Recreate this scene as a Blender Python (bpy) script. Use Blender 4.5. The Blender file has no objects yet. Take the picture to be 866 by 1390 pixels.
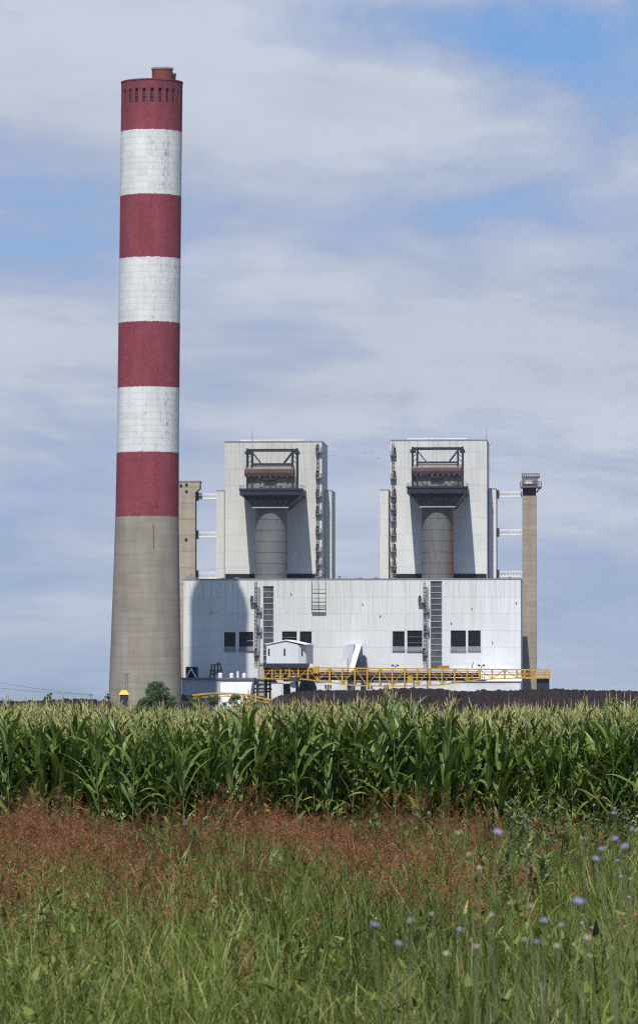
import bpy, math, random
import numpy as np
from mathutils import Vector, Matrix

random.seed(7)
rng = np.random.default_rng(11)
R = math.radians
scn = bpy.context.scene
COL = scn.collection

# ------------------------------------------------------------------ camera frame
F_PX, CX, CY, HOR = 6200.0, 433.0, 695.0, 962.0       # photo pixels
CAM = np.array((0.0, 0.0, 2.5))
PITCH = math.atan((HOR - CY) / F_PX)
FWD = np.array((0, math.cos(PITCH), math.sin(PITCH)))
UPV = np.array((0, -math.sin(PITCH), math.cos(PITCH)))
RGT = np.array((1.0, 0, 0))
SITE_Y, YAW = 1915.0, R(-3.5)                            # the power station's own grid


def ray(px, py):
    return FWD + RGT * ((px - CX) / F_PX) + UPV * ((CY - py) / F_PX)


def to_site(v, point=True):
    x, y, z = v
    if point:
        y -= SITE_Y
    c, s = math.cos(YAW), math.sin(YAW)
    return np.array((c * x + s * y, -s * x + c * y, z))


def site_to_world(v):
    x, y, z = v
    c, s = math.cos(YAW), math.sin(YAW)
    return np.array((c * x - s * y, s * x + c * y + SITE_Y, z))


def S(px, py, ly):
    """station-grid point seen at photo pixel px,py whose depth in the grid is ly"""
    d = to_site(ray(px, py), False)
    c = to_site(CAM)
    t = (ly - c[1]) / d[1]
    return c + t * d


def W(px, py, Y):
    d = ray(px, py)
    return CAM + d * (Y / d[1])


# ------------------------------------------------------------------ mesh helpers
class MB:
    def __init__(self):
        self.v, self.f, self.mi, self.cur = [], [], [], 0

    def add(self, vs, fs):
        o = len(self.v)
        self.v += [tuple(map(float, p)) for p in vs]
        for f in fs:
            self.f.append([i + o for i in f])
            self.mi.append(self.cur)
        return self

    def hexa(self, a, b):
        """a: 4 bottom pts ccw, b: 4 top pts ccw"""
        return self.add(list(a) + list(b), [(3, 2, 1, 0), (4, 5, 6, 7), (0, 1, 5, 4), (1, 2, 6, 5), (2, 3, 7, 6), (3, 0, 4, 7)])

    def box(self, x0, x1, y0, y1, z0, z1):
        return self.hexa([(x0, y0, z0), (x1, y0, z0), (x1, y1, z0), (x0, y1, z0)],
                         [(x0, y0, z1), (x1, y0, z1), (x1, y1, z1), (x0, y1, z1)])

    def pbox(self, px0, px1, py0, py1, ly0, ly1, z0=None):
        """box in the station grid whose front face covers photo px0..px1, py0(top)..py1(bottom)"""
        a, b = S(px0, py0, ly0), S(px1, py1, ly0)
        return self.box(a[0], b[0], ly0, ly1, b[2] if z0 is None else z0, a[2])

    def bar(self, p, q, w, h=None):
        p, q = Vector(p), Vector(q)
        h = w if h is None else h
        d = (q - p).normalized()
        ref = Vector((0, 0, 1)) if abs(d.z) < 0.95 else Vector((0, 1, 0))
        s = d.cross(ref).normalized() * (w / 2)
        u = s.cross(d).normalized() * (h / 2)
        return self.hexa([p - s - u, p + s - u, p + s + u, p - s + u], [q - s - u, q + s - u, q + s + u, q - s + u])

    def tube(self, pts, rad, n=8, caps=True):
        pts = [Vector(p) for p in pts]
        if not hasattr(rad, '__len__'):
            rad = [rad] * len(pts)
        vs, fs = [], []
        for i, p in enumerate(pts):
            d = (pts[min(i + 1, len(pts) - 1)] - pts[max(i - 1, 0)]).normalized()
            ref = Vector((0, 0, 1)) if abs(d.z) < 0.9 else Vector((0, 1, 0))
            s = d.cross(ref).normalized()
            u = s.cross(d)
            for k in range(n):
                a = 2 * math.pi * k / n
                vs.append(p + s * math.cos(a) * rad[i] + u * math.sin(a) * rad[i])
        for i in range(len(pts) - 1):
            for k in range(n):
                a, b = i * n + k, i * n + (k + 1) % n
                fs.append((a, b, b + n, a + n))
        if caps:
            fs.append(tuple(range(n))[::-1])
            fs.append(tuple(range((len(pts) - 1) * n, len(pts) * n)))
        return self.add(vs, fs)

    def ring(self, cx, cy, prof, n=48, lean=(0, 0)):
        """lathe: prof = [(r,z),...]; lean = shift of the axis per metre of height"""
        vs, fs = [], []
        for r, z in prof:
            for k in range(n):
                a = 2 * math.pi * k / n
                vs.append((cx + lean[0] * z + r * math.cos(a), cy + lean[1] * z + r * math.sin(a), z))
        for i in range(len(prof) - 1):
            for k in range(n):
                a, b = i * n + k, i * n + (k + 1) % n
                fs.append((a, b, b + n, a + n))
        return self.add(vs, fs)

    def build(self, name, mat, parent=None, smooth=False):
        off = ORIG.get(parent.name, (0, 0, 0)) if parent else (0, 0, 0)
        me = bpy.data.meshes.new(name)
        me.from_pydata([(x - off[0], y - off[1], z - off[2]) for x, y, z in self.v], [], self.f)
        mats = mat if isinstance(mat, (list, tuple)) else [mat]
        for m in mats:
            me.materials.append(m)
        if len(mats) > 1:
            me.polygons.foreach_set('material_index', self.mi)
        if smooth:
            me.polygons.foreach_set('use_smooth', [True] * len(me.polygons))
        me.update()
        o = bpy.data.objects.new(name, me)
        COL.objects.link(o)
        if parent:
            o.parent = parent
            ORIG[o.name] = off
        return o


ORIG = {}


def tag(o, label, cat, group=None, kind=None):
    if label:
        o['label'] = label
    if cat:
        o['category'] = cat
    if group:
        o['group'] = group
    if kind:
        o['kind'] = kind
    return o


def site_thing(name, label, cat, base, group=None):
    o = bpy.data.objects.new(name, None)
    o.empty_display_size = 2
    COL.objects.link(o)
    o.location = site_to_world(base)
    o.rotation_euler = (0, 0, YAW)
    ORIG[o.name] = tuple(base)
    return tag(o, label, cat, group)


def world_thing(name, label, cat, base, group=None):
    o = bpy.data.objects.new(name, None)
    o.empty_display_size = .3
    COL.objects.link(o)
    o.location = base
    ORIG[o.name] = tuple(base)
    return tag(o, label, cat, group)


def np_mesh(name, V, Fq, mats, attrs=None, mi=None, smooth=False):
    """quads only, numpy arrays"""
    me = bpy.data.meshes.new(name)
    me.vertices.add(len(V))
    me.vertices.foreach_set('co', np.ascontiguousarray(V, np.float32).ravel())
    n = len(Fq)
    me.loops.add(n * 4)
    me.loops.foreach_set('vertex_index', np.ascontiguousarray(Fq, np.int32).ravel())
    me.polygons.add(n)
    me.polygons.foreach_set('loop_start', np.arange(0, n * 4, 4, dtype=np.int32))
    me.polygons.foreach_set('loop_total', np.full(n, 4, np.int32))
    for m in mats:
        me.materials.append(m)
    if mi is not None:
        me.polygons.foreach_set('material_index', np.ascontiguousarray(mi, np.int32))
    if smooth:
        me.polygons.foreach_set('use_smooth', np.ones(n, bool))
    for k, a in (attrs or {}).items():
        at = me.attributes.new(k, 'FLOAT', 'POINT')
        at.data.foreach_set('value', np.ascontiguousarray(a, np.float32))
    me.update(calc_edges=True)
    me.validate()
    return me


def link(name, me, parent=None):
    o = bpy.data.objects.new(name, me)
    COL.objects.link(o)
    if parent:
        o.parent = parent
    return o


# ------------------------------------------------------------------ materials
class NT:
    def __init__(self, name):
        self.m = bpy.data.materials.new(name)
        self.m.use_nodes = True
        self.t = self.m.node_tree
        self.b = self.t.nodes['Principled BSDF']
        self.out = self.t.nodes['Material Output']

    def n(self, typ, **kw):
        nd = self.t.nodes.new(typ)
        for k, v in kw.items():
            setattr(nd, k, v)
        return nd

    def l(self, a, b):
        self.t.links.new(a, b)

    def val(self, s, v):
        if hasattr(v, 'is_output'):
            self.l(v, s)
        else:
            s.default_value = v

    def math(self, op, a, b=None, c=None, clamp=False):
        nd = self.n('ShaderNodeMath', operation=op)
        nd.use_clamp = clamp
        for i, v in enumerate((a, b, c)):
            if v is not None:
                self.val(nd.inputs[i], v)
        return nd.outputs[0]

    def xyz(self, kind='Object'):
        tc = self.n('ShaderNodeTexCoord')
        sp = self.n('ShaderNodeSeparateXYZ')
        self.l(tc.outputs[kind], sp.inputs[0])
        return sp.outputs

    def vec(self, x, y, z):
        c = self.n('ShaderNodeCombineXYZ')
        for i, v in enumerate((x, y, z)):
            self.val(c.inputs[i], v)
        return c.outputs[0]

    def noise(self, vec, scale, detail=4, rough=.55):
        nd = self.n('ShaderNodeTexNoise')
        if vec is not None:
            self.l(vec, nd.inputs['Vector'])
        nd.inputs['Scale'].default_value = scale
        nd.inputs['Detail'].default_value = detail
        nd.inputs['Roughness'].default_value = rough
        return nd.outputs['Fac']

    def white(self, vec):
        nd = self.n('ShaderNodeTexWhiteNoise', noise_dimensions='3D')
        self.l(vec, nd.inputs['Vector'])
        return nd.outputs['Value']

    def rng(self, v, a, b, c=0.0, d=1.0):
        nd = self.n('ShaderNodeMapRange')
        self.val(nd.inputs[0], v)
        for i, x in enumerate((a, b, c, d)):
            self.val(nd.inputs[i + 1], x)
        return nd.outputs[0]

    def mix(self, fac, a, b, mode='MIX'):
        nd = self.n('ShaderNodeMix', data_type='RGBA', blend_type=mode)
        self.val(nd.inputs[0], fac)
        for s, v in ((nd.inputs[6], a), (nd.inputs[7], b)):
            if hasattr(v, 'is_output'):
                self.l(v, s)
            else:
                s.default_value = (*v, 1) if len(v) == 3 else v
        return nd.outputs[2]

    def grey(self, v):
        return self.vec(v, v, v)

    def attr(self, name):
        nd = self.n('ShaderNodeAttribute', attribute_name=name)
        return nd.outputs['Fac']

    def finish(self, col, rough=.7, spec=.3, metal=0.0):
        self.val(self.b.inputs['Base Color'], (*col, 1) if isinstance(col, tuple) else col)
        self.val(self.b.inputs['Roughness'], rough)
        self.b.inputs['Specular IOR Level'].default_value = spec
        self.b.inputs['Metallic'].default_value = metal
        return self.m


def cladding(name, base, alt, top, streak=.5, seam_h=7.0, zone=None):
    """sheet cladding: tall ribs, panel seams, rain streaks below the roof edge. top = height of the eave in object space"""
    t = NT(name)
    x, y, z = t.xyz()
    u = t.math('ADD', x, t.math('MULTIPLY', y, .83))
    pan = t.white(t.vec(t.math('FLOOR', t.math('DIVIDE', u, 6.2)), t.math('FLOOR', t.math('DIVIDE', z, seam_h)), 0.0))
    rib = t.white(t.vec(t.math('FLOOR', t.math('DIVIDE', u, 1.1)), t.math('FLOOR', t.math('DIVIDE', z, seam_h)), 3.0))
    br = t.math('ADD', t.rng(pan, 0, 1, -.035, .035), t.rng(rib, 0, 1, -.025, .025))
    br = t.math('ADD', br, 1.0)
    big = t.noise(t.vec(t.math('MULTIPLY', u, .02), t.math('MULTIPLY', z, .012), 1.0), 1.0, 3)
    c = t.mix(t.rng(big, .4, .6), base, alt)
    if zone:                                        # bays towards the right take whiter colours
        for x0, col in zone:
            c = t.mix(t.math('GREATER_THAN', x, x0), c, col)
    c = t.mix(1.0, c, t.grey(br), 'MULTIPLY')
    # seams
    fz = t.math('FRACT', t.math('DIVIDE', z, seam_h))
    fx = t.math('FRACT', t.math('DIVIDE', u, 6.2))
    sm = t.math('MAXIMUM', t.math('LESS_THAN', fz, .35 / seam_h), t.math('MULTIPLY', t.math('LESS_THAN', fx, .03), .45))
    c = t.mix(t.math('MULTIPLY', sm, .2), c, (.22, .22, .21))
    # streaks
    st = t.noise(t.vec(t.math('MULTIPLY', u, 1.1), t.math('MULTIPLY', z, .03), 5.0), 1.0, 5, .65)
    below = t.rng(z, top - 30, top, .12, 1.0)
    c = t.mix(t.math('MULTIPLY', t.math('MULTIPLY', t.rng(st, .47, .75), below), streak), c, (.20, .18, .15))
    fine = t.noise(t.vec(t.math('MULTIPLY', u, 2.2), t.math('MULTIPLY', z, .12), 2.0), 1.0, 6, .7)
    c = t.mix(t.math('MULTIPLY', t.rng(fine, .55, .8), .35 * streak), c, (.33, .26, .2))
    spot = t.noise(t.vec(t.math('MULTIPLY', u, .35), t.math('MULTIPLY', z, .06), 8.0), 1.0, 6, .75)
    run = t.noise(t.vec(t.math('MULTIPLY', u, 2.6), t.math('MULTIPLY', z, .05), 4.0), 1.0, 3, .6)
    c = t.mix(t.math('MULTIPLY', t.math('MULTIPLY', t.rng(spot, .56, .70), t.rng(run, .5, .62)), .45), c, (.30, .20, .12))
    return t.finish(c, .55, .3)


def concrete(name, base, lift=2.4, contrast=1.0, stain=(.16, .14, .12)):
    t = NT(name)
    x, y, z = t.xyz()
    a = t.noise(t.vec(t.math('MULTIPLY', x, .25), t.math('MULTIPLY', y, .25), t.math('MULTIPLY', z, .05)), 1.0, 6, .65)
    c = t.mix(1.0, base, t.grey(t.rng(a, .3, .7, 1 - .22 * contrast, 1 + .16 * contrast)), 'MULTIPLY')
    b = t.noise(t.vec(t.math('MULTIPLY', x, .05), t.math('MULTIPLY', y, .05), t.math('MULTIPLY', z, .35)), 1.0, 4, .6)
    c = t.mix(t.math('MULTIPLY', t.rng(b, .48, .72), .38 * contrast), c, stain)
    rnd = t.white(t.vec(t.math('FLOOR', t.math('DIVIDE', z, lift)), 0.0, 0.0))
    c = t.mix(1.0, c, t.grey(t.rng(rnd, 0, 1, .94, 1.05)), 'MULTIPLY')
    ln = t.math('LESS_THAN', t.math('FRACT', t.math('DIVIDE', z, lift)), .1)
    c = t.mix(t.math('MULTIPLY', ln, .28), c, (.12, .11, .1))
    g = t.noise(t.vec(x, y, z), 1.6, 5, .7)
    c = t.mix(1.0, c, t.grey(t.rng(g, .3, .7, .9, 1.08)), 'MULTIPLY')
    return t.finish(c, .9, .15)


def paint(name, col, wear=(.12, .08, .06), amt=.35, rough=.55, scale=1.0, metal=0.0):
    t = NT(name)
    x, y, z = t.xyz()
    a = t.noise(t.vec(t.math('MULTIPLY', x, .8 * scale), t.math('MULTIPLY', y, .8 * scale), t.math('MULTIPLY', z, .4 * scale)), 1.0, 6, .7)
    c = t.mix(t.math('MULTIPLY', t.rng(a, .48, .7), amt), col, wear)
    b = t.noise(t.vec(x, y, z), .12 * scale, 3)
    c = t.mix(1.0, c, t.grey(t.rng(b, .3, .7, .85, 1.12)), 'MULTIPLY')
    return t.finish(c, rough, .35, metal)


M = {}
CH_TOP = 1.0


def leafy(name, dark, light, dry=None, rib=None, rough=.42, spec=.4, trans=.22, dry_at=.9):
    """foliage: per-leaf random tint ('rnd'), paler midrib ('rib' 0 on the midrib, 1 on the edge)"""
    t = NT(name)
    r = t.attr('rnd')
    c = t.mix(r, dark, light)
    if dry:
        c = t.mix(t.rng(r, dry_at, 1.0), c, dry)
    if rib:
        c = t.mix(t.math('MULTIPLY', t.math('LESS_THAN', t.attr('rib'), .14), .7), c, rib)
    t.finish(c, rough, spec)
    if trans:
        tr = t.n('ShaderNodeBsdfTranslucent')
        t.l(t.mix(1.0, c, (1.25, 1.2, .7), 'MULTIPLY'), tr.inputs[0])
        mx = t.n('ShaderNodeMixShader')
        mx.inputs[0].default_value = trans
        t.l(t.b.outputs[0], mx.inputs[1])
        t.l(tr.outputs[0], mx.inputs[2])
        t.l(mx.outputs[0], t.out.inputs[0])
    return t.m


M['steel_dark'] = paint('weathered dark steel', (.028, .034, .048), (.09, .055, .04), .45)
M['steel_blue'] = paint('blue grey painted steel', (.020, .027, .042), (.06, .06, .065), .4)
M['steel_grey'] = paint('grey painted steel', (.17, .17, .175), (.1, .07, .05), .35)
M['rail'] = paint('galvanised rail', (.11, .11, .115), (.08, .06, .05), .4, .5)
M['rusty'] = paint('rusted sheet', (.125, .088, .082), (.065, .045, .042), .8, .8)
M['rust_pale'] = paint('faded rusted sheet', (.25, .20, .18), (.17, .10, .08), .8, .8)
M['grime_panel'] = paint('grimy beige sheet', (.27, .25, .22), (.15, .12, .1), .7, .8)
M['pale_line'] = paint('pale steel flange', (.42, .43, .44), (.2, .2, .2), .4)
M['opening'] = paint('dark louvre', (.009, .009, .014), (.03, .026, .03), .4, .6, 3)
M['sill'] = paint('grey metal sill', (.24, .25, .26), (.12, .1, .08), .5)
M['white_sheet'] = paint('white painted sheet', (.72, .73, .74), (.45, .42, .38), .3)
M['white_bright'] = paint('white roofing', (.82, .82, .82), (.5, .48, .45), .25)
M['shed_shade_grey'] = paint('blue grey sheet', (.45, .48, .52), (.25, .23, .2), .4)  # shadow tone for the white yard shed's left wall; reused on the chute
M['yellow'] = paint('yellow crane paint', (.58, .35, .028), (.20, .10, .03), .65, .5, 1.4)
M['orange'] = paint('rusty orange paint', (.42, .19, .04), (.15, .07, .03), .7, .6, 1.4)
M['belt'] = paint('brown conveyor belt', (.07, .042, .034), (.16, .075, .035), .6, .9)
M['antenna'] = paint('thin steel mast', (.16, .16, .17), (.1, .08, .06), .3)


def glazing(name):
    """a tall strip of grimy wired-glass panes with pale glazing bars"""
    t = NT(name)
    x, y, z = t.xyz()
    cell = t.math('FLOOR', t.math('DIVIDE', z, 2.42))
    r = t.white(t.vec(cell, t.math('FLOOR', t.math('DIVIDE', x, 2.3)), 1.0))
    c = t.mix(r, (.035, .042, .05), (.095, .105, .11))
    n = t.noise(t.vec(x, y, z), 1.2, 5, .7)
    c = t.mix(t.math('MULTIPLY', t.rng(n, .45, .75), .5), c, (.15, .15, .14))
    return t.finish(c, .35, .5)


M['glazing'] = glazing('grimy strip glazing')


# ------------------------------------------------------------------ world, sun, camera
SUN_AZ, SUN_EL = R(10.0), R(56.5)          # from behind the camera's left shoulder
w = bpy.data.worlds.new('World')
scn.world = w
w.use_nodes = True
wt = w.node_tree
wt.nodes.clear()


class WN(NT):
    def __init__(self, tree):
        self.t = tree


k = WN(wt)
sky = k.n('ShaderNodeTexSky', sky_type='NISHITA')
sky.sun_disc = False
sky.sun_elevation = SUN_EL
sky.sun_rotation = R(190)
sky.altitude = 100
sky.air_density = 1.0
sky.dust_density = 1.2
sky.ozone_density = 1.5
tc = k.n('ShaderNodeTexCoord')
sp = k.n('ShaderNodeSeparateXYZ')
k.l(tc.outputs['Generated'], sp.inputs[0])
dx, dy, dz = sp.outputs
az = k.math('ARCTAN2', dx, dy)
el = k.math('LOGARITHM', k.math('ADD', k.math('MAXIMUM', dz, 0.0), .055), math.e)
base_v = k.vec(k.math('MULTIPLY', az, 9.0), k.math('MULTIPLY', el, 3.1), 4.6)
warp = k.n('ShaderNodeTexNoise')
k.l(base_v, warp.inputs['Vector'])
warp.inputs['Scale'].default_value = 1.1
warp.inputs['Detail'].default_value = 2
off = k.n('ShaderNodeVectorMath', operation='MULTIPLY_ADD')
k.l(warp.outputs['Color'], off.inputs[0])
off.inputs[1].default_value = (.9, .5, 0)
k.l(base_v, off.inputs[2])
n1 = k.noise(off.outputs[0], 1.35, 7, .58)
tilt = k.vec(k.math('ADD', k.math('MULTIPLY', az, 14.0), k.math('MULTIPLY', el, 2.0)), k.math('MULTIPLY', el, 9.0), 1.3)
n2 = k.noise(tilt, 1.0, 6, .6)
cov = k.math('ADD', k.math('MULTIPLY', n1, .70), k.math('MULTIPLY', n2, .30))


def gap(px, py, wx, wy, amt):
    """a thinner place (or, negative, a thicker one) in the cloud deck, as a soft oval of sky directions"""
    d = ray(px, py)
    a0, e0 = math.atan2(d[0], d[1]), d[2] / np.linalg.norm(d)
    u_ = k.math('DIVIDE', k.math('SUBTRACT', az, a0), wx / F_PX)
    v_ = k.math('DIVIDE', k.math('SUBTRACT', dz, e0), wy / F_PX)
    r2 = k.math('ADD', k.math('MULTIPLY', u_, u_), k.math('MULTIPLY', v_, v_))
    return k.math('MULTIPLY', k.math('POWER', math.e, k.math('MULTIPLY', r2, -1.0)), amt)


for g_ in ((650, 32, 320, 56, -.25), (860, 115, 170, 50, -.16), (60, 345, 200, 55, -.10), (700, 290, 170, 40, -.11), (480, 300, 160, 40, -.05),
           (260, 120, 300, 90, .10), (430, 480, 700, 110, .09), (560, 160, 200, 45, .06), (200, -30, 260, 60, .06), (120, 60, 160, 25, -.04)):
    cov = k.math('ADD', cov, gap(*g_))
clear = k.mix(1.0, sky.outputs[0], (.58, .83, 1.2), 'MULTIPLY')
shade = k.rng(k.math('ADD', k.math('MULTIPLY', n1, .5), k.math('MULTIPLY', n2, .5)), .38, .62, .88, 1.10)
veil = (3.35, 4.3, 6.5)
cloud = k.mix(1.0, (5.25, 5.7, 6.7), k.grey(shade), 'MULTIPLY')
fac1 = k.rng(cov, .32, .43, .04, 1.0)
fac2 = k.rng(cov, .41, .58, 0.0, 1.0)
over = k.rng(dz, .156, .27, 1.0, .04)         # clouds fade out above the view; overhead cleared to cut the ambient light
col = k.mix(k.math('MULTIPLY', fac1, over), clear, veil)
col = k.mix(k.math('MULTIPLY', fac2, over), col, cloud)
low = k.rng(dz, 0.0, .06, 1.0, 0.0)          # distance whitens and evens the lowest degrees
col = k.mix(k.math('MULTIPLY', low, .6), col, (3.95, 4.75, 6.1))
bg = k.n('ShaderNodeBackground')
k.l(col, bg.inputs[0])
bg.inputs[1].default_value = .1
wo = k.n('ShaderNodeOutputWorld')
k.l(bg.outputs[0], wo.inputs[0])

sd = bpy.data.lights.new('sun', 'SUN')
sd.energy = 4.9
sd.angle = R(.53)
sd.color = (1.0, .955, .88)
so = bpy.data.objects.new('sun', sd)
COL.objects.link(so)
tdir = Vector((math.sin(SUN_AZ) * math.cos(SUN_EL), math.cos(SUN_AZ) * math.cos(SUN_EL), -math.sin(SUN_EL)))
so.rotation_euler = tdir.to_track_quat('-Z', 'Y').to_euler()
so.location = (-300, -800, 1500)

cd = bpy.data.cameras.new('camera')
co = bpy.data.objects.new('camera', cd)
COL.objects.link(co)
co.location = CAM
co.rotation_euler = (math.pi / 2 + PITCH, 0, 0)
cd.sensor_fit = 'VERTICAL'
cd.sensor_height = 22.3
cd.sensor_width = 14.9
cd.lens = F_PX / 1390 * 22.3
cd.clip_start = .5
cd.clip_end = 20000
cd.dof.use_dof = True
cd.dof.focus_distance = 130
cd.dof.aperture_fstop = 9.0
scn.camera = co
vs = scn.view_settings
vs.view_transform = 'Standard'
vs.look = 'None'
vs.exposure = 0
vs.gamma = 1
scn.render.film_transparent = False
cy = scn.cycles
cy.max_bounces = 6
cy.transparent_max_bounces = 6
cy.volume_bounces = 0
cy.use_denoising = False
cy.filter_width = 1.2

# ------------------------------------------------------------------ ground
def gz(y):
    return np.interp(y, [-50, 0, 4, 10, 16, 24, 40, 80, 9000], [.9, .9, .85, .6, .38, .28, .15, 0.0, 0.0])


t = NT('field soil')
x, y, z = t.xyz()
n = t.noise(t.vec(x, y, z), .6, 6, .65)
c = t.mix(t.rng(n, .3, .7), (.06, .05, .032), (.10, .085, .05))
n = t.noise(t.vec(x, y, z), .02, 3)
c = t.mix(t.rng(n, .4, .6), c, (.05, .065, .025))
M['soil'] = t.finish(c, .95, .1)
ys = [-80, -20, 0, 4, 7, 10, 13, 16, 20, 24, 30, 40, 50, 65, 80, 100, 200, 600, 1500, 2500, 6000]
xs = [-3500, -800, -100, -20, 0, 20, 100, 800, 3500]
mb = MB()
mb.add([(x, y, gz(y)) for y in ys for x in xs],
       [(j * len(xs) + i, j * len(xs) + i + 1, (j + 1) * len(xs) + i + 1, (j + 1) * len(xs) + i) for j in range(len(ys) - 1) for i in range(len(xs) - 1)])
tag(mb.build('ground', M['soil']), None, None, kind='structure')


# ------------------------------------------------------------------ chimney
CHY = -135.0
prof_px = [(119, 206.6, 82.8), (320, 204.5, 82.6), (590, 201.3, 83.8), (698, 199.9, 85.4), (790, 198.9, 89.7), (870, 197.9, 94.1), (957, 197.2, 99.0)]
pts = []
for py, pc, wd in prof_px:
    p = S(pc, py, CHY)
    r = (S(pc + wd / 2, py, CHY)[0] - S(pc - wd / 2, py, CHY)[0]) / 2
    pts.append((p[0], p[2], r))
pts.reverse()
zz = np.array([p[1] for p in pts]); xx = np.array([p[0] for p in pts]); rr = np.array([p[2] for p in pts])
lean = (xx[-1] - xx[0]) / (zz[-1] - zz[0])
bx = xx[0] - lean * zz[0]
TOP = S(206.6, 113.5, CHY)[2]
def zc(py):
    return S(203, py + 4.2, CHY)[2]

bands = [zc(698), zc(611), zc(523), zc(435), zc(348), zc(263), zc(176)]
t = NT('banded chimney paint')
x, y, z = t.xyz()
ang = t.math('ARCTAN2', t.math('SUBTRACT', x, t.math('MULTIPLY', z, lean)), t.math('MULTIPLY', y, -1.0))     # 0 faces the camera
arc = t.math('MULTIPLY', ang, 12.3)
wob = t.math('MULTIPLY', t.math('SUBTRACT', t.noise(t.vec(arc, 0.0, t.math('MULTIPLY', z, .1)), .8, 5), .5), 1.1)
zw = t.math('ADD', z, wob)
a = t.noise(t.vec(t.math('MULTIPLY', arc, .16), t.math('MULTIPLY', z, .03), 0.0), 1.0, 6, .65)
grey = t.mix(t.rng(a, .32, .68), (.26, .225, .18), (.36, .325, .27))
b = t.noise(t.vec(t.math('MULTIPLY', arc, .05), t.math('MULTIPLY', z, .33), 3.0), 1.0, 5, .65)
grey = t.mix(t.math('MULTIPLY', t.rng(b, .45, .72), .42), grey, (.17, .15, .125))
vst = t.noise(t.vec(t.math('MULTIPLY', arc, .55), t.math('MULTIPLY', z, .018), 9.0), 1.0, 5, .7)
left_rust = t.rng(ang, -1.25, -.5, 1.0, 0.0)
grey = t.mix(t.math('MULTIPLY', t.math('MULTIPLY', t.rng(vst, .42, .68), left_rust), .5), grey, (.20, .115, .075))
grey = t.mix(t.math('MULTIPLY', t.rng(vst, .55, .75), .3), grey, (.15, .13, .115))
lift = t.math('FRACT', t.math('DIVIDE', z, 2.5))
lw = t.white(t.vec(t.math('FLOOR', t.math('DIVIDE', z, 2.5)), t.math('FLOOR', t.math('DIVIDE', arc, 5.2)), 2.0))
liftbr = t.rng(lw, 0, 1, .95, 1.05)
shl = t.math('LESS_THAN', lift, .11)
red = t.mix(t.rng(a, .35, .65), (.205, .036, .053), (.27, .060, .080))
red = t.mix(t.math('MULTIPLY', t.rng(vst, .47, .75), .55), red, (.17, .05, .06))
pale = t.noise(t.vec(t.math('MULTIPLY', arc, .9), t.math('MULTIPLY', z, .7), 5.0), 1.0, 5, .75)
red = t.mix(t.math('MULTIPLY', t.rng(pale, .52, .74), .45), red, (.43, .19, .19))
wht = t.mix(t.rng(a, .3, .7), (.62, .63, .61), (.74, .75, .74))
fl = t.noise(t.vec(t.math('MULTIPLY', arc, 1.5), t.math('MULTIPLY', z, .5), 7.0), 1.0, 7, .8)
zone = t.math('MULTIPLY', t.math('ADD', t.rng(t.noise(t.vec(t.math('MULTIPLY', arc, .5), t.math('MULTIPLY', z, .03), 6.0), 1.0, 4), .46, .66), .10), t.rng(ang, -.2, .55, .35, 1.25))
wht = t.mix(t.math('MULTIPLY', t.rng(fl, .50, .56), t.math('MULTIPLY', zone, .85, clamp=True)), wht, (.24, .22, .17))
wht = t.mix(t.math('MULTIPLY', t.rng(vst, .5, .75), .22), wht, (.4, .37, .28))
c = grey
for i, zb in enumerate(bands):
    c = t.mix(t.math('GREATER_THAN', zw, zb), c, red if i % 2 == 0 else wht)
c = t.mix(1.0, c, t.grey(liftbr), 'MULTIPLY')
soot = t.math('MULTIPLY', t.rng(z, TOP - 17, TOP, 0, 1), t.rng(vst, .35, .7))
c = t.mix(t.math('MULTIPLY', soot, .6), c, (.05, .03, .032))
c = t.mix(t.math('MULTIPLY', shl, .16), c, (.1, .08, .075))
M['chimney'] = t.finish(c, .85, .15)
M['flue'] = paint('brick red flue', (.19, .05, .042), (.17, .085, .06), .6, .9, 1)
M['flue_rim'] = paint('pale flue rim', (.36, .30, .26), (.3, .25, .2), .4)
M['vent'] = paint('sooty louvre', (.055, .04, .042), (.17, .12, .12), .5, .8, 4)

ch = site_thing('smokestack', 'giant concrete smokestack with red and white bands above a bare grey base', 'chimney', (bx, CHY, 0))
NS = 120
zs = sorted(set(list(np.linspace(0, zz[-1], 40)) + bands + [TOP]))
slot0, slot1 = S(206, 124.5, CHY)[2], S(206, 144, CHY)[2]
zs = [q for q in zs if not (slot0 - 1 > 0 and slot1 - 3 < q < slot0 + 2)] + [slot1, slot0]
zs = sorted(zs)
mb = MB()
rad = np.interp(zs, zz, rr)
prof = list(zip(rad, zs))
i0 = zs.index(slot1)
slots = []
vsx = []
for r_, z_ in prof:
    for kk in range(NS):
        a_ = 2 * math.pi * kk / NS
        vsx.append((bx + lean * z_ + r_ * math.cos(a_), CHY + r_ * math.sin(a_), z_))
fsx = []
for i in range(len(prof) - 1):
    for kk in range(NS):
        a_, b_ = i * NS + kk, i * NS + (kk + 1) % NS
        if i == i0 and kk % 5 in (1, 2):
            slots.append(kk)
            continue
        fsx.append((a_, b_, b_ + NS, a_ + NS))
mb.add(vsx, fsx)
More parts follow.
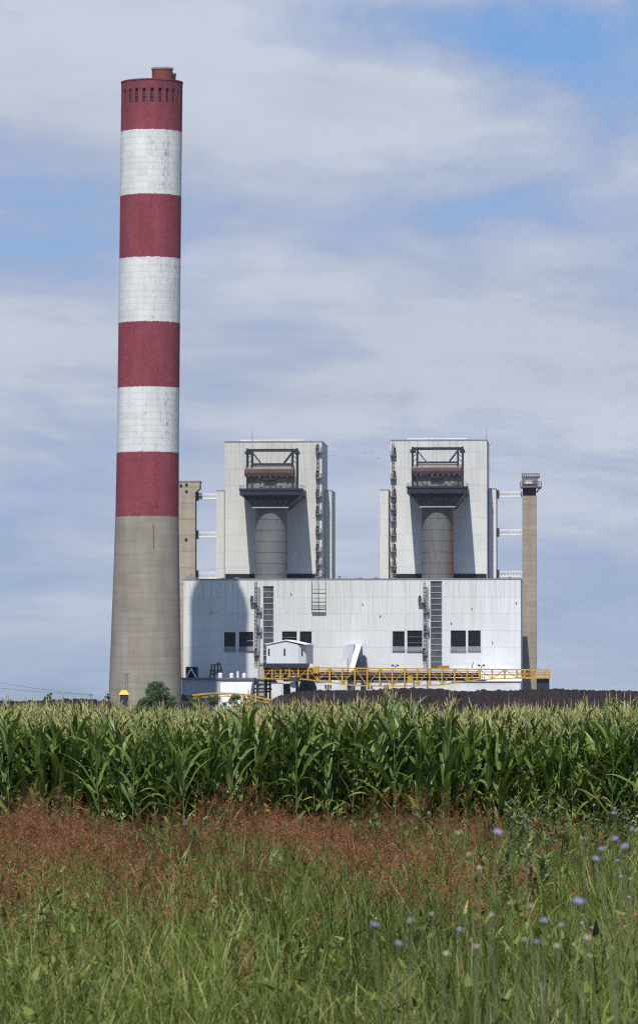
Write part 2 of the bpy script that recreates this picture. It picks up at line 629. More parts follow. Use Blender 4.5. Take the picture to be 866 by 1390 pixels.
# thickness at the openings and the crown
rt = rad[-1]
def cp(kk, r_, z_):
    a_ = 2 * math.pi * kk / NS
    return (bx + lean * z_ + r_ * math.cos(a_), CHY + r_ * math.sin(a_), z_)
r1 = float(np.interp((slot0 + slot1) / 2, zz, rr))
for kk in range(0, NS):
    if kk % 5 == 1:
        for ka in (kk, kk + 2):
            mb.add([cp(ka, r1, slot1), cp(ka, r1 - 1.1, slot1), cp(ka, r1 - 1.1, slot0), cp(ka, r1, slot0)], [(0, 1, 2, 3)])
        for zq in (slot0, slot1):
            mb.add([cp(kk, r1, zq), cp(kk + 2, r1, zq), cp(kk + 2, r1 - 1.1, zq), cp(kk, r1 - 1.1, zq)], [(0, 1, 2, 3)])
mb.ring(bx, CHY, [(rt, TOP - .01), (rt + .18, TOP), (rt + .18, TOP + .5), (rt - 1.0, TOP + .5), (rt - 1.0, TOP - 1.5), (.1, TOP - 1.5)], NS, (lean, 0))
mb.build('shaft', M['chimney'], ch)
for kk in range(0, NS, 5):
    m2 = MB()
    q0, q1 = kk + 1, kk + 3
    nl = 6
    for j in range(nl):        # slanted louvre blades
        za = slot1 + (slot0 - slot1) * j / nl
        zb_ = za + (slot0 - slot1) / nl * .92
        m2.add([cp(q0, r1 - .55, za), cp(q1, r1 - .55, za), cp(q1, r1 - 1.05, zb_), cp(q0, r1 - 1.05, zb_)], [(0, 1, 2, 3)])
    zm = (slot0 + slot1) / 2
    m2.hexa([cp(q0, r1 - .5, zm - .3), cp(q1, r1 - .5, zm - .3), cp(q1, r1 - 1.0, zm - .3), cp(q0, r1 - 1.0, zm - .3)],
            [cp(q0, r1 - .5, zm + .3), cp(q1, r1 - .5, zm + .3), cp(q1, r1 - 1.0, zm + .3), cp(q0, r1 - 1.0, zm + .3)])
    m2.build('louvre', M['vent'], ch)
# two flues rising out of the crown
for (pa, pb, py, dy_, lab) in ((206.6, 234.6, 93.5, 1.5, 'brick red flue mouth with pale rim'), (214, 239, 101, 6.5, 'lower red flue mouth')):
    p0, p1 = S(pa, py, CHY + dy_), S(pb, py, CHY + dy_)
    cx_, rf = (p0[0] + p1[0]) / 2, (p1[0] - p0[0]) / 2
    ztop = p0[2]
    m2 = MB().ring(cx_, CHY + dy_, [(rf, TOP - 1.4), (rf, ztop), (rf - .4, ztop), (rf - .4, ztop - 5), (.05, ztop - 5)], 40)
    fo = m2.build('flue', M['flue'], ch, True)
    fo['label'] = lab
    MB().ring(cx_, CHY + dy_, [(rf + .02, ztop - .5), (rf + .25, ztop - .45), (rf + .25, ztop + .25), (rf - .3, ztop + .25), (rf - .3, ztop - .3)], 40).build('rim', M['flue_rim'], fo)
    for _q in fo.data.polygons:
        _q.use_smooth = False
# thin ladder pipe on the shaft
p0, p1 = S(207.5, 703, CHY - 13.4), S(207.5, 735, CHY - 13.9)
MB().bar(p0, p1, .25).build('conduit', M['sill'], ch)

# ------------------------------------------------------------------ main hall (long front block)
hall_l, hall_r = S(249.3, 789.5, 0), S(706.5, 786.5, 0)
HZ = hall_r[2]
HB = (hall_l[0], 0, 0)
M['hall'] = cladding('hall cladding', (.63, .635, .60), (.69, .695, .665), HZ, .5,
                     zone=[(S(477, 850, 0)[0] - HB[0], (.665, .68, .67)), (S(655, 850, 0)[0] - HB[0], (.715, .735, .74))])
hall = site_thing('boiler_hall', 'long low white cladded power station block with two dark glazed strips and eight dark windows', 'building', HB)
wins = [(304.5, 320, 858, 881), (324.5, 344, 857.5, 881), (383, 403, 857, 881), (407, 423, 857, 882), (532.8, 549, 857, 881), (552.5, 573, 856, 881.5), (611.5, 632, 856, 881.5), (635, 652, 856, 881)]
strips = [(357, 371.8, 795.5, 908), (583.8, 600, 789, 908)]
# front wall as a grid of quads with real openings
opens = wins + strips
gx = sorted({round(q, 2) for o in opens for q in o[:2]} | {249.3, 706.5})
gy = sorted({round(q, 2) for o in opens for q in o[2:]} | {786.5, 957})
mb = MB()
def hx(px): return S(px, 870, 0)[0]
def hz(py): return S(433, py, 0)[2] if py < 952 else 0.0
for i in range(len(gx) - 1):
    for j in range(len(gy) - 1):
        mx_, my_ = (gx[i] + gx[i + 1]) / 2, (gy[j] + gy[j + 1]) / 2
        if any(o[0] < mx_ < o[1] and o[2] < my_ < o[3] for o in opens):
            continue
        za, zb_ = hz(gy[j + 1]), (HZ if j == 0 else hz(gy[j]))
        mb.add([(hx(gx[i]), 0, za), (hx(gx[i + 1]), 0, za), (hx(gx[i + 1]), 0, zb_), (hx(gx[i]), 0, zb_)], [(0, 1, 2, 3)])
for o in opens:               # reveals
    a_, b_, c_, d_ = hx(o[0]), hx(o[1]), hz(o[3]), hz(o[2])
    mb.add([(a_, 0, c_), (b_, 0, c_), (b_, 0, d_), (a_, 0, d_), (a_, .9, c_), (b_, .9, c_), (b_, .9, d_), (a_, .9, d_)],
           [(0, 1, 5, 4), (1, 2, 6, 5), (2, 3, 7, 6), (3, 0, 4, 7)])
xl, xr = hx(249.3), hx(706.5)
mb.add([(xl, 0, 0), (xr, 0, 0), (xr, 39.9, 0), (xl, 39.9, 0), (xl, 0, HZ), (xr, 0, HZ), (xr, 39.9, HZ), (xl, 39.9, HZ)],
       [(1, 2, 6, 5), (2, 3, 7, 6), (3, 0, 4, 7)])
mb.build('wall', M['hall'], hall)
MB().box(xl + .2, xr - .2, .2, 39.8, HZ - 1.0, HZ - .4).build('roof', M['steel_grey'], hall)
mb = MB()
for (a_, b_, c_, d_) in ((xl - .12, xr + .12, -.14, .3), (xl - .12, xl + .3, .3, 39.6), (xr - .3, xr + .12, .3, 39.6)):
    mb.box(a_, b_, c_, d_, HZ + .002, HZ + .55)
mb.build('parapet', M['sill'], hall)
for o in wins:
    a_, b_, c_, d_ = hx(o[0]), hx(o[1]), hz(o[3]), hz(o[2])
    m2 = MB()
    m2.box(a_ + .01, b_ - .01, .62, .85, c_ + .01, d_ - .01)
    nb = 9
    for j in range(1, nb):
        zq = c_ + (d_ - c_) * j / nb
        m2.box(a_ + .02, b_ - .02, .42, .6, zq - .12, zq + .12)
    for j in (1, 2):
        xq = a_ + (b_ - a_) * j / 3
        m2.box(xq - .06, xq + .06, .36, .58, c_ + .02, d_ - .02)
    wo_ = m2.build('window', M['opening'], hall)
    if o[0] in (324.5, 383, 552.5):
        m4 = MB()
        for f_ in ((.48,) if o[0] == 324.5 else (.35, .66)):
            zq = c_ + (d_ - c_) * f_
            m4.box(a_ + (b_ - a_) * (.55 if o[0] == 324.5 else .03), b_ - .03, .2, .34, zq - .11, zq + .11)
        m4.build('mullion', M['pale_line' if o[0] == 324.5 else 'steel_grey'], wo_)
    m3 = MB()
    m3.box(a_ - .15, b_ + .15, -.55, .3, c_ - .9, c_ - .02)
    m3.box(a_ + .02, b_ - .02, .05, .38, c_ + .02, c_ + 1.1)
    m3.build('sill', M['sill'], wo_)
for o in strips:
    a_, b_, c_, d_ = hx(o[0]), hx(o[1]), hz(o[3]), hz(o[2])
    g = MB().box(a_ + .01, b_ - .01, .5, .8, c_ + .01, d_ - .01).build('glazed_strip', M['glazing'], hall)
    m2 = MB()
    zq = d_ - 2.42
    while zq > c_ + .5:
        m2.box(a_ + .01, b_ - .01, .3, .49, zq - .13, zq + .13)
        zq -= 2.42
    m2.box(a_ + .01, a_ + .25, .25, .47, c_, d_ - .01)
    m2.box(b_ - .25, b_ - .01, .25, .47, c_, d_ - .01)
    m2.build('glazing_bar', M['pale_line'], g)


def balcony(parent, px0, px1, py, ly, door_left=True, out=1.7, h=1.5, dh=2.6):
    """small service landing: slab, brackets, rails; door is its sub-part"""
    a, b = S(px0, py, ly), S(px1, py, ly)
    z = a[2]
    m = MB()
    m.box(a[0], b[0], ly - out, ly - .01, z - .55, z)
    for xq in (a[0] + .1, (a[0] + b[0]) / 2, b[0] - .1):
        m.box(xq - .09, xq + .09, ly - out + .02, ly - out + .2, z, z + h)
    for zq in (z + h * .5, z + h):
        m.box(a[0], b[0], ly - out - .06, ly - out + .01, zq - .1, zq + .1)
        m.box(a[0] - .06, a[0] + .08, ly - out + .02, ly - .02, zq - .1, zq + .1)
        m.box(b[0] - .08, b[0] + .06, ly - out + .02, ly - .02, zq - .1, zq + .1)
    o = m.build('landing', M['steel_grey'], parent)
    d0 = a[0] + .15 if door_left else b[0] - 1.15
    m = MB()
    m.box(d0, d0 + 1.0, ly - .12, ly - .003, z + .02, z + dh)
    m.build('door', M['opening'], o)
    return z


def ladder(parent, px, py0, py1, ly, w_=.9, cage=True):
    a, b = S(px, py0, ly), S(px, py1, ly)
    m = MB()
    y_ = ly - .5
    for s in (-w_ / 2, w_ / 2):
        m.box(a[0] + s - .06, a[0] + s + .06, y_ - .06, y_ + .06, b[2], a[2])
    z = b[2] + .5
    while z < a[2]:
        m.box(a[0] - w_ / 2 + .06, a[0] + w_ / 2 - .06, y_ - .045, y_ + .045, z - .06, z + .06)
        z += .8
    if cage:
        z = b[2] + 2.5
        while z < a[2]:
            for (p, q) in (((-w_ / 2, 0), (-w_ / 2, -.8)), ((-w_ / 2, -.8), (w_ / 2, -.8)), ((w_ / 2, -.8), (w_ / 2, 0))):
                m.bar((a[0] + p[0], y_ + p[1], z), (a[0] + q[0], y_ + q[1], z), .12)
            z += 1.7
        for s in (-w_ / 2, w_ / 2):
            m.box(a[0] + s - .05, a[0] + s + .05, y_ - .86, y_ - .76, b[2] + 2, a[2])
    m.build('ladder', M['rail'], parent)


for x0_, sgn in ((347, 1), (575, 1)):
    for i, py in enumerate((817, 830, 857, 888)):
        left = i % 2 == 0 if i < 2 else i % 2 == 1
        if x0_ == 347:
            pa, pb = ((340, 349) if i == 0 else (348, 355.5) if i in (1, 2) else (345, 352))
        else:
            pa, pb = ((567.5, 576.5) if i == 0 else (575, 582.5) if i in (1, 2) else (573, 580))
        balcony(hall, pa, pb, py, 0, door_left=True)
    ladder(hall, 347.6 if x0_ == 347 else 576, 789, 905, 0, .9)
    p = S(x0_ + 4.7, 905, 0)
    MB().box(p[0] - .35, p[0] + .35, -1.0, -.05, 0, HZ - 3).build('cable_duct', M['sill'], hall)
# hanging access frame below the left house's stair
m = MB()
for px in (423.2, 432, 441.8):
    a, b = S(px, 788, -.8), S(px, 828, -.8)
    m.box(a[0] - .09, a[0] + .09, -1.0, -.85, b[2], a[2] + .8)
for py in (800, 812, 817, 822, 827):
    a, b = S(422.5, py, -.8), S(442.4, py, -.8)
    m.box(a[0], b[0], -1.18, -1.0, a[2] - .1, a[2] + .1)
a, b = S(423, 824.5, -.8), S(442, 824.5, -.8)
m.box(a[0], b[0], -2.2, -1.2, a[2] - .3, a[2] - .05)
m.build('hanging_scaffold', M['rail'], hall)
# small wall vents
for px, py in ((492, 820), (700.5, 818), (395, 806), (640, 826), (516, 836), (287, 832), (612, 846), (668, 872)):
    p = S(px, py, 0)
    MB().tube([(p[0], -.45, p[2]), (p[0], -.004, p[2])], .24, 8).build('wall_vent', M['steel_dark'], hall)
# roof clutter
for px, hgt, wd in ((253, 1.6, 1.0), (258, 2.4, .7), (262, 1.2, 1.4), (318, 1.1, 2.0), (300, .9, 1.2), (508, 1.0, 1.6), (690, 1.2, .8), (459, 1.6, 1.0), (486, .9, 1.6)):
    p = S(px, 786, 8)
    MB().box(p[0], p[0] + wd, 8, 9.5, HZ - .38, HZ + hgt).box(p[0] - .1, p[0] + wd + .1, 7.9, 9.6, HZ + hgt + .001, HZ + hgt + .2).build('roof_vent', M['sill'], hall)

# ------------------------------------------------------------------ the two boiler houses
BY = 40.0


def boiler_house(pl, pr, ptop, mirror, label, mats, pf, annex, pbase=787):
    a, b = S(pl, ptop, BY), S(pr, ptop, BY)
    zt = a[2]
    base = (a[0], BY, 0)
    th = site_thing('boiler_tower', label, 'building', base, 'boiler houses behind the long white block')
    clad = cladding('tower cladding', mats[0], mats[1], zt, .62)
    m = MB()
    m.box(a[0], b[0], BY, BY + 41, 0, zt)
    m.build('wall', clad, th)
    m = MB()
    m.box(a[0] - .12, b[0] + .12, BY - .12, BY + .35, zt + .002, zt + .5)
    m.box(a[0] - .12, a[0] + .35, BY + .36, BY + 41.1, zt + .002, zt + .5)
    m.box(b[0] - .35, b[0] + .12, BY + .36, BY + 41.1, zt + .002, zt + .5)
    m.build('parapet', M['sill'], th)
    q0, q1 = S(pf['roof'][0], ptop - 1.6, BY + 6), S(pf['roof'][1], ptop - 1.6, BY + 6)
    m = MB().box(q0[0], q1[0], BY + 6, BY + 30, zt + .01, q0[2] + .2)
    m.box(q0[0] - .3, q1[0] + .3, BY + 5.7, BY + 30.3, q0[2] + .2, q0[2] + .55)
    m.build('roof_block', M['white_sheet'], th)
    # dark band where the tower meets the lower roof
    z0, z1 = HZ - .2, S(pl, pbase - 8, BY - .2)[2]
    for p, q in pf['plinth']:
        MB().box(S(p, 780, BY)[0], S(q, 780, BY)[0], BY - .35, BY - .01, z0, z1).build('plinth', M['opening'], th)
    for (p, q, py, ly0, ly1) in annex:
        u, v = S(p, py, ly0), S(q, py, ly0)
        ax = MB().box(u[0], v[0], ly0, ly1, 0, u[2])
        an = ax.build('annex', clad, th)
        MB().box(u[0] - .1, v[0] + .1, ly0 - .1, ly1, u[2] + .002, u[2] + .4).build('coping', M['sill'], an)
    # projecting duct platform
    D0 = BY - 24
    P = pf
    u, v = S(P['plat'][0], P['plat'][2], D0), S(P['plat'][1], P['plat'][3], D0)
    zp1, zp0 = u[2], v[2]
    xa, xb = u[0], v[0]
    m = MB().box(xa, xb, D0, BY - .01, zp0, zp1)
    m.box(xa - .3, xb + .3, D0 - .3, D0 - .002, zp1 - .7, zp1 + .15)
    nrib = 13
    for i in range(nrib):
        xq = xa + .3 + (xb - xa - .6) * i / (nrib - 1)
        m.box(xq - .1, xq + .1, D0 - .16, D0 - .003, zp0 + .1, zp1 - .72)
    plat = m.build('duct_platform', M['steel_blue'], th)
    m = MB()
    for i in range(16):
        xq = xa + .1 + (xb - xa - .2) * i / 15
        m.box(xq - .05, xq + .05, D0 - .12, D0 - .02, zp1 + .152, zp1 + 1.5)
    for zq in (zp1 + .85, zp1 + 1.45):
        m.box(xa, xb, D0 - .2, D0 - .12, zq - .06, zq + .06)
        m.box(xa, xa + .08, D0 - .11, BY - .3, zq - .06, zq + .06)
        m.box(xb - .08, xb, D0 - .11, BY - .3, zq - .06, zq + .06)
    m.build('railing', M['rail'], plat)
    # hopper
    h0, h1 = S(P['hop'][0], P['hop'][2], D0 + 2.6), S(P['hop'][1], P['hop'][2], D0 + 2.6)
    zh = h0[2]
    hx0, hx1 = h0[0], h1[0]
    m = MB().hexa([(hx0, D0 + 2.6, zh), (hx1, D0 + 2.6, zh), (hx1, BY - .02, zh), (hx0, BY - .02, zh)],
                  [(xa + 1.2, D0 + .5, zp0 - .01), (xb - 1.2, D0 + .5, zp0 - .01), (xb - 1.2, BY - .02, zp0 - .01), (xa + 1.2, BY - .02, zp0 - .01)])
    for i in range(1, 8):      # stiffening ribs on the sloped face
        f = i / 8
        p = Vector((hx0 + (hx1 - hx0) * f, D0 + 2.5, zh)); q = Vector((xa + 1.2 + (xb - xa - 2.4) * f, D0 + .4, zp0))
        m.bar(p, q, .22)
    hop = m.build('hopper', M['steel_blue'], th)
    MB().box(hx0 - .3, hx1 + .3, D0 + 2.0, D0 + 2.59, zh - .25, zh + .2).build('flange', M['pale_line'], hop)
    # round duct
    c0, c1 = S(P['cyl'][0], 760, D0 + 10), S(P['cyl'][1], 760, D0 + 10)
    rc = (c1[0] - c0[0]) / 2
    xc = (c0[0] + c1[0]) / 2
    m = MB().ring(xc, D0 + 3.4 + rc, [(rc, HZ - .3), (rc, zh - .26)], 64)
    for f in (.1, .25, .4, .55, .7, .85):
        zq = HZ + (zh - HZ) * f
        m.ring(xc, D0 + 3.4 + rc, [(rc + .01, zq - .2), (rc + .1, zq - .2), (rc + .1, zq + .2), (rc + .01, zq + .2)], 64)
    m.build('round_duct', P['cylmat'], th, False)
    # gantry
    G0 = D0 + 1.5
    p_l, p_r = S(P['fr'][0], P['fr'][2], G0)[0], S(P['fr'][1], P['fr'][2], G0)[0]
    zb_ = S(400, P['fr'][2], G0)[2]
    zm = S(400, P['fr'][2] + 18.5, G0)[2]
    m = MB()
    for xs_, s in ((p_l, 1), (p_r, -1)):
        for dy_ in (0, 5):
            for dxx in (0, 2.0):
                m.box(xs_ + s * dxx - .35, xs_ + s * dxx + .35, G0 + dy_, G0 + dy_ + .7, zp1, zb_ + 1.0 - (.4 if dxx else 0))
        for zq in np.arange(zm, zb_, 2.2):
            m.bar((xs_, G0 + .3, zq), (xs_ + s * 2.0, G0 + .3, zq + 1.8), .28)
            m.bar((xs_, G0 + .3, zq), (xs_, G0 + 5.3, zq + 1.8), .28)
        m.box(xs_ + s * -.9 if s > 0 else xs_ - 1.2, xs_ + 1.2 if s > 0 else xs_ + .9, G0 - .3, G0 + 6.4, zb_ - 1.4, zb_ - .2)
        m.bar((xs_ + s * 2.2, G0 + .3, zb_ - .8), (xs_ + s * 5.6, G0 + .3, zm + .6), .45)
        m.bar((xs_ + s * 2.2, G0 + 5.3, zb_ - .8), (xs_ + s * 5.6, G0 + 5.3, zm + .6), .45)
    for dy_ in (0, 5):
        m.box(p_l + .36, p_r - .36, G0 + dy_ + .02, G0 + dy_ + .65, zb_ - .2, zb_ + .75)
        m.box(p_l + 2.4, p_r - 2.4, G0 + dy_ + .02, G0 + dy_ + .65, zm - .1, zm + .45)
    m.build('gantry', M['steel_blue'], th)
    # rusted intake drum and grimy screen under it
    d0, d1 = S(P['drum'][0], P['drum'][2], G0 - .5), S(P['drum'][1], P['drum'][3], G0 - .5)
    zt_, zb2 = d0[2], d1[2]
    m = MB()
    sec = [(0, zb2), (-.5, zb2 + (zt_ - zb2) * .3), (-.5, zb2 + (zt_ - zb2) * .62), (.3, zb2 + (zt_ - zb2) * .66)]
    m.add([(xv, G0 - .5 + yo, zo) for xv in (d0[0], d1[0]) for yo, zo in [(8, zb2)] + sec + [(8, zb2 + (zt_ - zb2) * .66)]],
          [(0, 1, 7, 6), (1, 2, 8, 7), (2, 3, 9, 8), (3, 4, 10, 9), (4, 5, 11, 10), (5, 0, 6, 11), (5, 4, 3, 2, 1, 0), (6, 7, 8, 9, 10, 11)])
    for i in range(18):
        xq = d0[0] + (d1[0] - d0[0]) * (i + .5) / 18
        m.box(xq - .07, xq + .07, G0 - 1.12, G0 - 1.0, zb2 + (zt_ - zb2) * .3, zb2 + (zt_ - zb2) * .62)
        if i % 2:
            m.box(xq - .5, xq + .4, G0 - .45, G0 - .2, zb2 - random.uniform(.3, .8), zb2 - .01)
    drum = m.build('intake_duct', M['rusty'], th)
    m = MB().hexa([(d0[0] + .2, G0 - .1, zb2 + (zt_ - zb2) * .665), (d1[0] - .2, G0 - .1, zb2 + (zt_ - zb2) * .665), (d1[0] - .2, G0 + 7, zb2 + (zt_ - zb2) * .665), (d0[0] + .2, G0 + 7, zb2 + (zt_ - zb2) * .665)],
                  [(d0[0] + .2, G0 + .9, zt_), (d1[0] - .2, G0 + .9, zt_), (d1[0] - .2, G0 + 7, zt_), (d0[0] + .2, G0 + 7, zt_)])
    m.build('hood', M['rust_pale'], drum)
    MB().box((d0[0] + d1[0]) / 2 - 2.6, (d0[0] + d1[0]) / 2 + 2.6, G0 - .3, G0 + .6, zb2 - 1.6, zb2 - .85).build('winch_box', M['steel_dark'], drum)
    m = MB().box(p_l + .5, p_r - .5, G0 + 1.4, G0 + 4.0, zp1 + .01, zb2 - .02)
    m.build('screen', M['grime_panel'], th)
    m = MB().box(p_l + .5, p_r - .5, G0 + .15, G0 + 1.3, zp1 + .002, zp1 + .35)
    for i in range(26):
        xq = p_l + .6 + (p_r - p_l - 1.6) * random.random()
        m.box(xq, xq + random.uniform(.3, 1.3), G0 + .1 + random.random() * .8, G0 + 1.2, zp1 + .01, zp1 + random.uniform(.4, 1.6))
    m.build('machinery', M['rusty'], th)
    # service landings and ladders up the corner
    for py in P['land']:
        balcony(th, P['lx'][0], P['lx'][1], py, BY, door_left=not mirror, h=1.6, dh=3.0)
    ladder(th, P['ladx'], ptop + 2, pbase, BY, .9)
    # antenna
    p = S(P['mast'], ptop - 17, BY + 3)
    MB().tube([(p[0], BY + 3, zt), (p[0], BY + 3, p[2])], [.14, .07], 6).build('antenna', M['antenna'], th)
    return th


M['duct'] = paint('grey round duct', (.155, .158, .155), (.10, .095, .09), .6, .6, .6)
M['duct_rust'] = paint('grey round duct with rust', (.20, .20, .195), (.13, .11, .10), .6, .6, .6)
t = NT('grey duct rusting down its right flank')
x, y, z = t.xyz()
n = t.noise(t.vec(x, y, t.math('MULTIPLY', z, .2)), .7, 6, .7)
c = t.mix(t.rng(n, .35, .7), (.165, .168, .165), (.11, .108, .10))
xc_l = S(609, 760, 35)[0] - S(529.5, 598, BY)[0]
edge = t.rng(t.math('ADD', x, t.math('MULTIPLY', n, 1.8)), xc_l + .3, xc_l + 2.2)
c = t.mix(t.math('MULTIPLY', edge, .8), c, (.20, .075, .045))
M['duct_rust'] = t.finish(c, .6, .3)

boiler_house(305.5, 437.0, 600.5, False, 'cream boiler house nearest the smokestack, streaked with rust below its roof', ((.62, .61, .56), (.57, .56, .515)),
             dict(roof=(328, 414), plinth=((306, 347), (388, 428)), plat=(325.5, 410.5, 663.5, 672.0), hop=(343.5, 391, 689), cyl=(346, 389.5), cylmat=M['duct'],
                  fr=(335.5, 403, 611.5), drum=(332, 399, 631.5, 646), land=(613, 648, 673, 697, 723, 748, 765, 782), lx=(428.5, 436.3), ladx=431.5, mast=342.5),
             [(294, 304.6, 666.5, 60, 88), (441.2, 450.3, 666.5, 60, 86)])
boiler_house(529.5, 660.5, 598.5, True, 'whiter boiler house farther from the smokestack, with a rust edged round duct', ((.68, .685, .66), (.62, .62, .59)),
             dict(roof=(554, 634), plinth=((535, 573), (614, 660)), plat=(552.3, 634, 660.5, 669.5), hop=(570, 617, 688), cyl=(571.8, 615.5), cylmat=M['duct_rust'],
                  fr=(559.5, 627.5, 610), drum=(558, 626, 630, 643.5), land=(617, 649, 673, 691, 707, 726, 748, 768, 784), lx=(529.8, 537.5), ladx=533.5, mast=660),
             [(515.8, 527, 665.5, 60, 88), (663.2, 673, 664, 60, 86)])

# ------------------------------------------------------------------ concrete stair towers and their bridges
M['conc_l'] = concrete('tan concrete', (.40, .345, .265), 7.0, .8)
M['conc_r'] = concrete('brown concrete', (.355, .30, .235), 2.2, .9)
TY = 55.0
a, b = S(240, 654, TY), S(265.2, 668, TY)
tw = site_thing('stair_tower', 'tan concrete lift tower half hidden behind the smokestack, with a flared head', 'tower', (a[0], TY, 0), 'concrete lift towers linked to the boiler houses')
e = S(271.3, 654, TY)
m = MB().box(a[0], b[0], TY, TY + 8, 0, b[2])
m.hexa([(a[0], TY, b[2]), (b[0], TY, b[2]), (b[0], TY + 8, b[2]), (a[0], TY + 8, b[2])],
       [(a[0], TY, b[2] + 1.6), (e[0], TY, b[2] + 1.6), (e[0], TY + 8, b[2] + 1.6), (a[0], TY + 8, b[2] + 1.6)])
m.box(a[0], e[0], TY, TY + 8, b[2] + 1.6, e[2])
m.build('shaft', M['conc_l'], tw)
MB().box(a[0] - .2, e[0] + .2, TY - .2, TY + 8.2, e[2] + .002, e[2] + .5).build('coping', M['sill'], tw)
for px, py in ((246, 659), (253.5, 658), (253.5, 667), (253, 732.5)):
    p = S(px, py, TY)
    MB().tube([(p[0], TY - .25, p[2]), (p[0], TY - .01, p[2])], .62, 10).build('vent', M['opening'], tw)

a, b = S(708.3, 661, TY), S(728.2, 945, TY)
tr = site_thing('stair_tower', 'slim brown concrete lift tower at the right with a railed cabin on top', 'tower', (a[0], TY, 0), 'concrete lift towers linked to the boiler houses')
zt = S(718, 673, TY)[2]
z2 = S(718, 662, TY)[2]
MB().box(a[0], b[0], TY, TY + 7, 0, zt).build('shaft', M['conc_r'], tr)
MB().box(a[0] + .2, b[0] - .2, TY + .2, TY + 6.8, zt, z2 - .01).build('collar', M['steel_dark'], tr)
c0, c1 = S(708, 641, TY - 1)[0], S(731.5, 641, TY - 1)[0]
z3, z4, z5 = S(718, 656, TY)[2], S(718, 648, TY)[2], S(718, 643, TY)[2]
cab = MB().box(c0, c1 - .8, TY - 1, TY + 8, z2 + .6, z4).build('cabin', M['steel_grey'], tr)
MB().box(c0 + 1.2, c1 - 3, TY - 1.15, TY - 1.01, z2 + 1.5, z3 + 1.0).build('window', M['white_sheet'], cab)
m = MB().box(c0 - .8, c1 + .9, TY - 2, TY + 9, z2, z2 + .59)
m.build('deck', M['steel_grey'], tr)
MB().box(c0 - .1, c1 + .1, TY - 1.2, TY + 8.2, z4 + .002, z4 + .5).build('roof', M['steel_grey'], tr)
m = MB()
for (zb_, xa, xb, ya, yb, hh) in ((z2 + .59, c0 - .7, c1 + .8, TY - 1.9, TY + 8.9, 1.9), (z4 + .5, c0, c1, TY - 1.1, TY + 8.1, z5 - z4 - .5)):
    for i in range(9):
        xq = xa + (xb - xa) * i / 8
        m.box(xq - .09, xq + .09, ya, ya + .18, zb_, zb_ + hh)
        m.box(xq - .09, xq + .09, yb, yb + .18, zb_, zb_ + hh)
    for f in (.5, 1.0):
        m.box(xa, xb, ya - .13, ya - .005, zb_ + hh * f - .12, zb_ + hh * f + .12)
        m.box(xa - .05, xa + .1, ya + .2, yb, zb_ + hh * f - .12, zb_ + hh * f + .12)
        m.box(xb - .1, xb + .05, ya + .2, yb, zb_ + hh * f - .12, zb_ + hh * f + .12)
m.build('railing', M['rusty'], tr)
m = MB()
p = S(731, 662, TY)
m.bar((p[0] + .3, TY + 1, p[2] - .1), (b[0], TY + 1, S(731, 668, TY)[2]), .4)
m.bar((p[0] + .3, TY + 6, p[2] - .1), (b[0], TY + 6, S(731, 668, TY)[2]), .4)
m.build('bracket', M['steel_grey'], tr)


def bridge(p0, p1, ptop, pbot, label, dark_left):
    ly0, ly1 = 60.3, 62.6
    a, b = S(p0, ptop, ly0), S(p1, pbot, ly0)
    x0, x1, zt_, zb_ = a[0], b[0], a[2], b[2]
    th = site_thing('link_bridge', label, 'footbridge', (x0, ly0, zb_), 'footbridges between lift towers and boiler houses')
    MB().box(x0, x1, ly0, ly1, zb_, zb_ + .55).build('deck', M['white_bright'], th)
    m = MB()
    n = 9
    for yq in (ly0 + .02, ly1 - .2):
        m.box(x0, x1, yq, yq + .18, zt_ - .5, zt_)
        for i in range(n):
            xq = x0 + .2 + (x1 - x0 - .4) * i / (n - 1)
            m.box(xq - .12, xq + .12, yq + .01, yq + .17, zb_ + .55, zt_ - .5)
    m.build('truss', M['white_sheet'], th)
    MB().box(x0, x1, ly0 + .25, ly1 - .25, zb_ + .56, zb_ + 1.5).build('duct', M['pale_line'], th)
    xk = x0 if dark_left else x1 - 1.3
    MB().box(xk, xk + 1.3, ly0 - .5, ly1 + .3, zb_ - .6, zt_ + .5).build('portal', M['steel_dark'], th)


names = ('upper', 'middle', 'lower')
for i, (y0, y1) in enumerate(((669.5, 677.5), (721.5, 729.5), (776, 785.5))):
    bridge(265.6, 294.3, y0, y1, names[i] + ' footbridge from the flared concrete tower to the cream boiler house', True)
for i, (y0, y1) in enumerate(((667, 674.5), (718.5, 726.5), (775, 783))):
    bridge(673.2, 708.1, y0, y1, names[i] + ' footbridge from the brown cabin topped tower to the whiter boiler house', True)


# ------------------------------------------------------------------ yard: shed, tarpaulin roofed store, conveyor machine, coal
def yard_base(px, ly):
    return (S(px, 940, ly)[0], ly, 0)


SL = -60.0
sh = site_thing('yard_shed', 'low shed of white panels, its left part coloured as if in shadow, between the smokestack and the white block', 'shed', yard_base(247, SL))
a, b = S(247, 922.5, SL), S(300, 945, SL)
MB().box(a[0], b[0], SL, SL + 14, 0, a[2]).build('wall', M['shed_shade_grey'], sh)  # white wall coloured blue grey, the smokestack's shadow put into the paint
c0, c1, c2, c3 = S(299, 922, SL + .4), S(343, 922, SL + .4), S(335, 942, SL - 3), S(300, 942, SL - 3)
MB().hexa([(c3[0], SL - 3, 0), (c2[0], SL - 3, 0), (c2[0], SL + 12, 0), (c3[0], SL + 12, 0)],
          [(c0[0] + .02, SL + .4, c0[2]), (c1[0], SL + .4, c0[2]), (c1[0], SL + 12, c0[2]), (c0[0] + .02, SL + 12, c0[2])]).build('tarpaulin_bay', M['white_bright'], sh)
d1 = S(345, 920, SL - .4)
m = MB().box(a[0] - .3, d1[0], SL - .5, SL + 14.2, a[2] + .002, a[2] + .8)
m.build('roof', M['steel_grey'], sh)
m = MB()
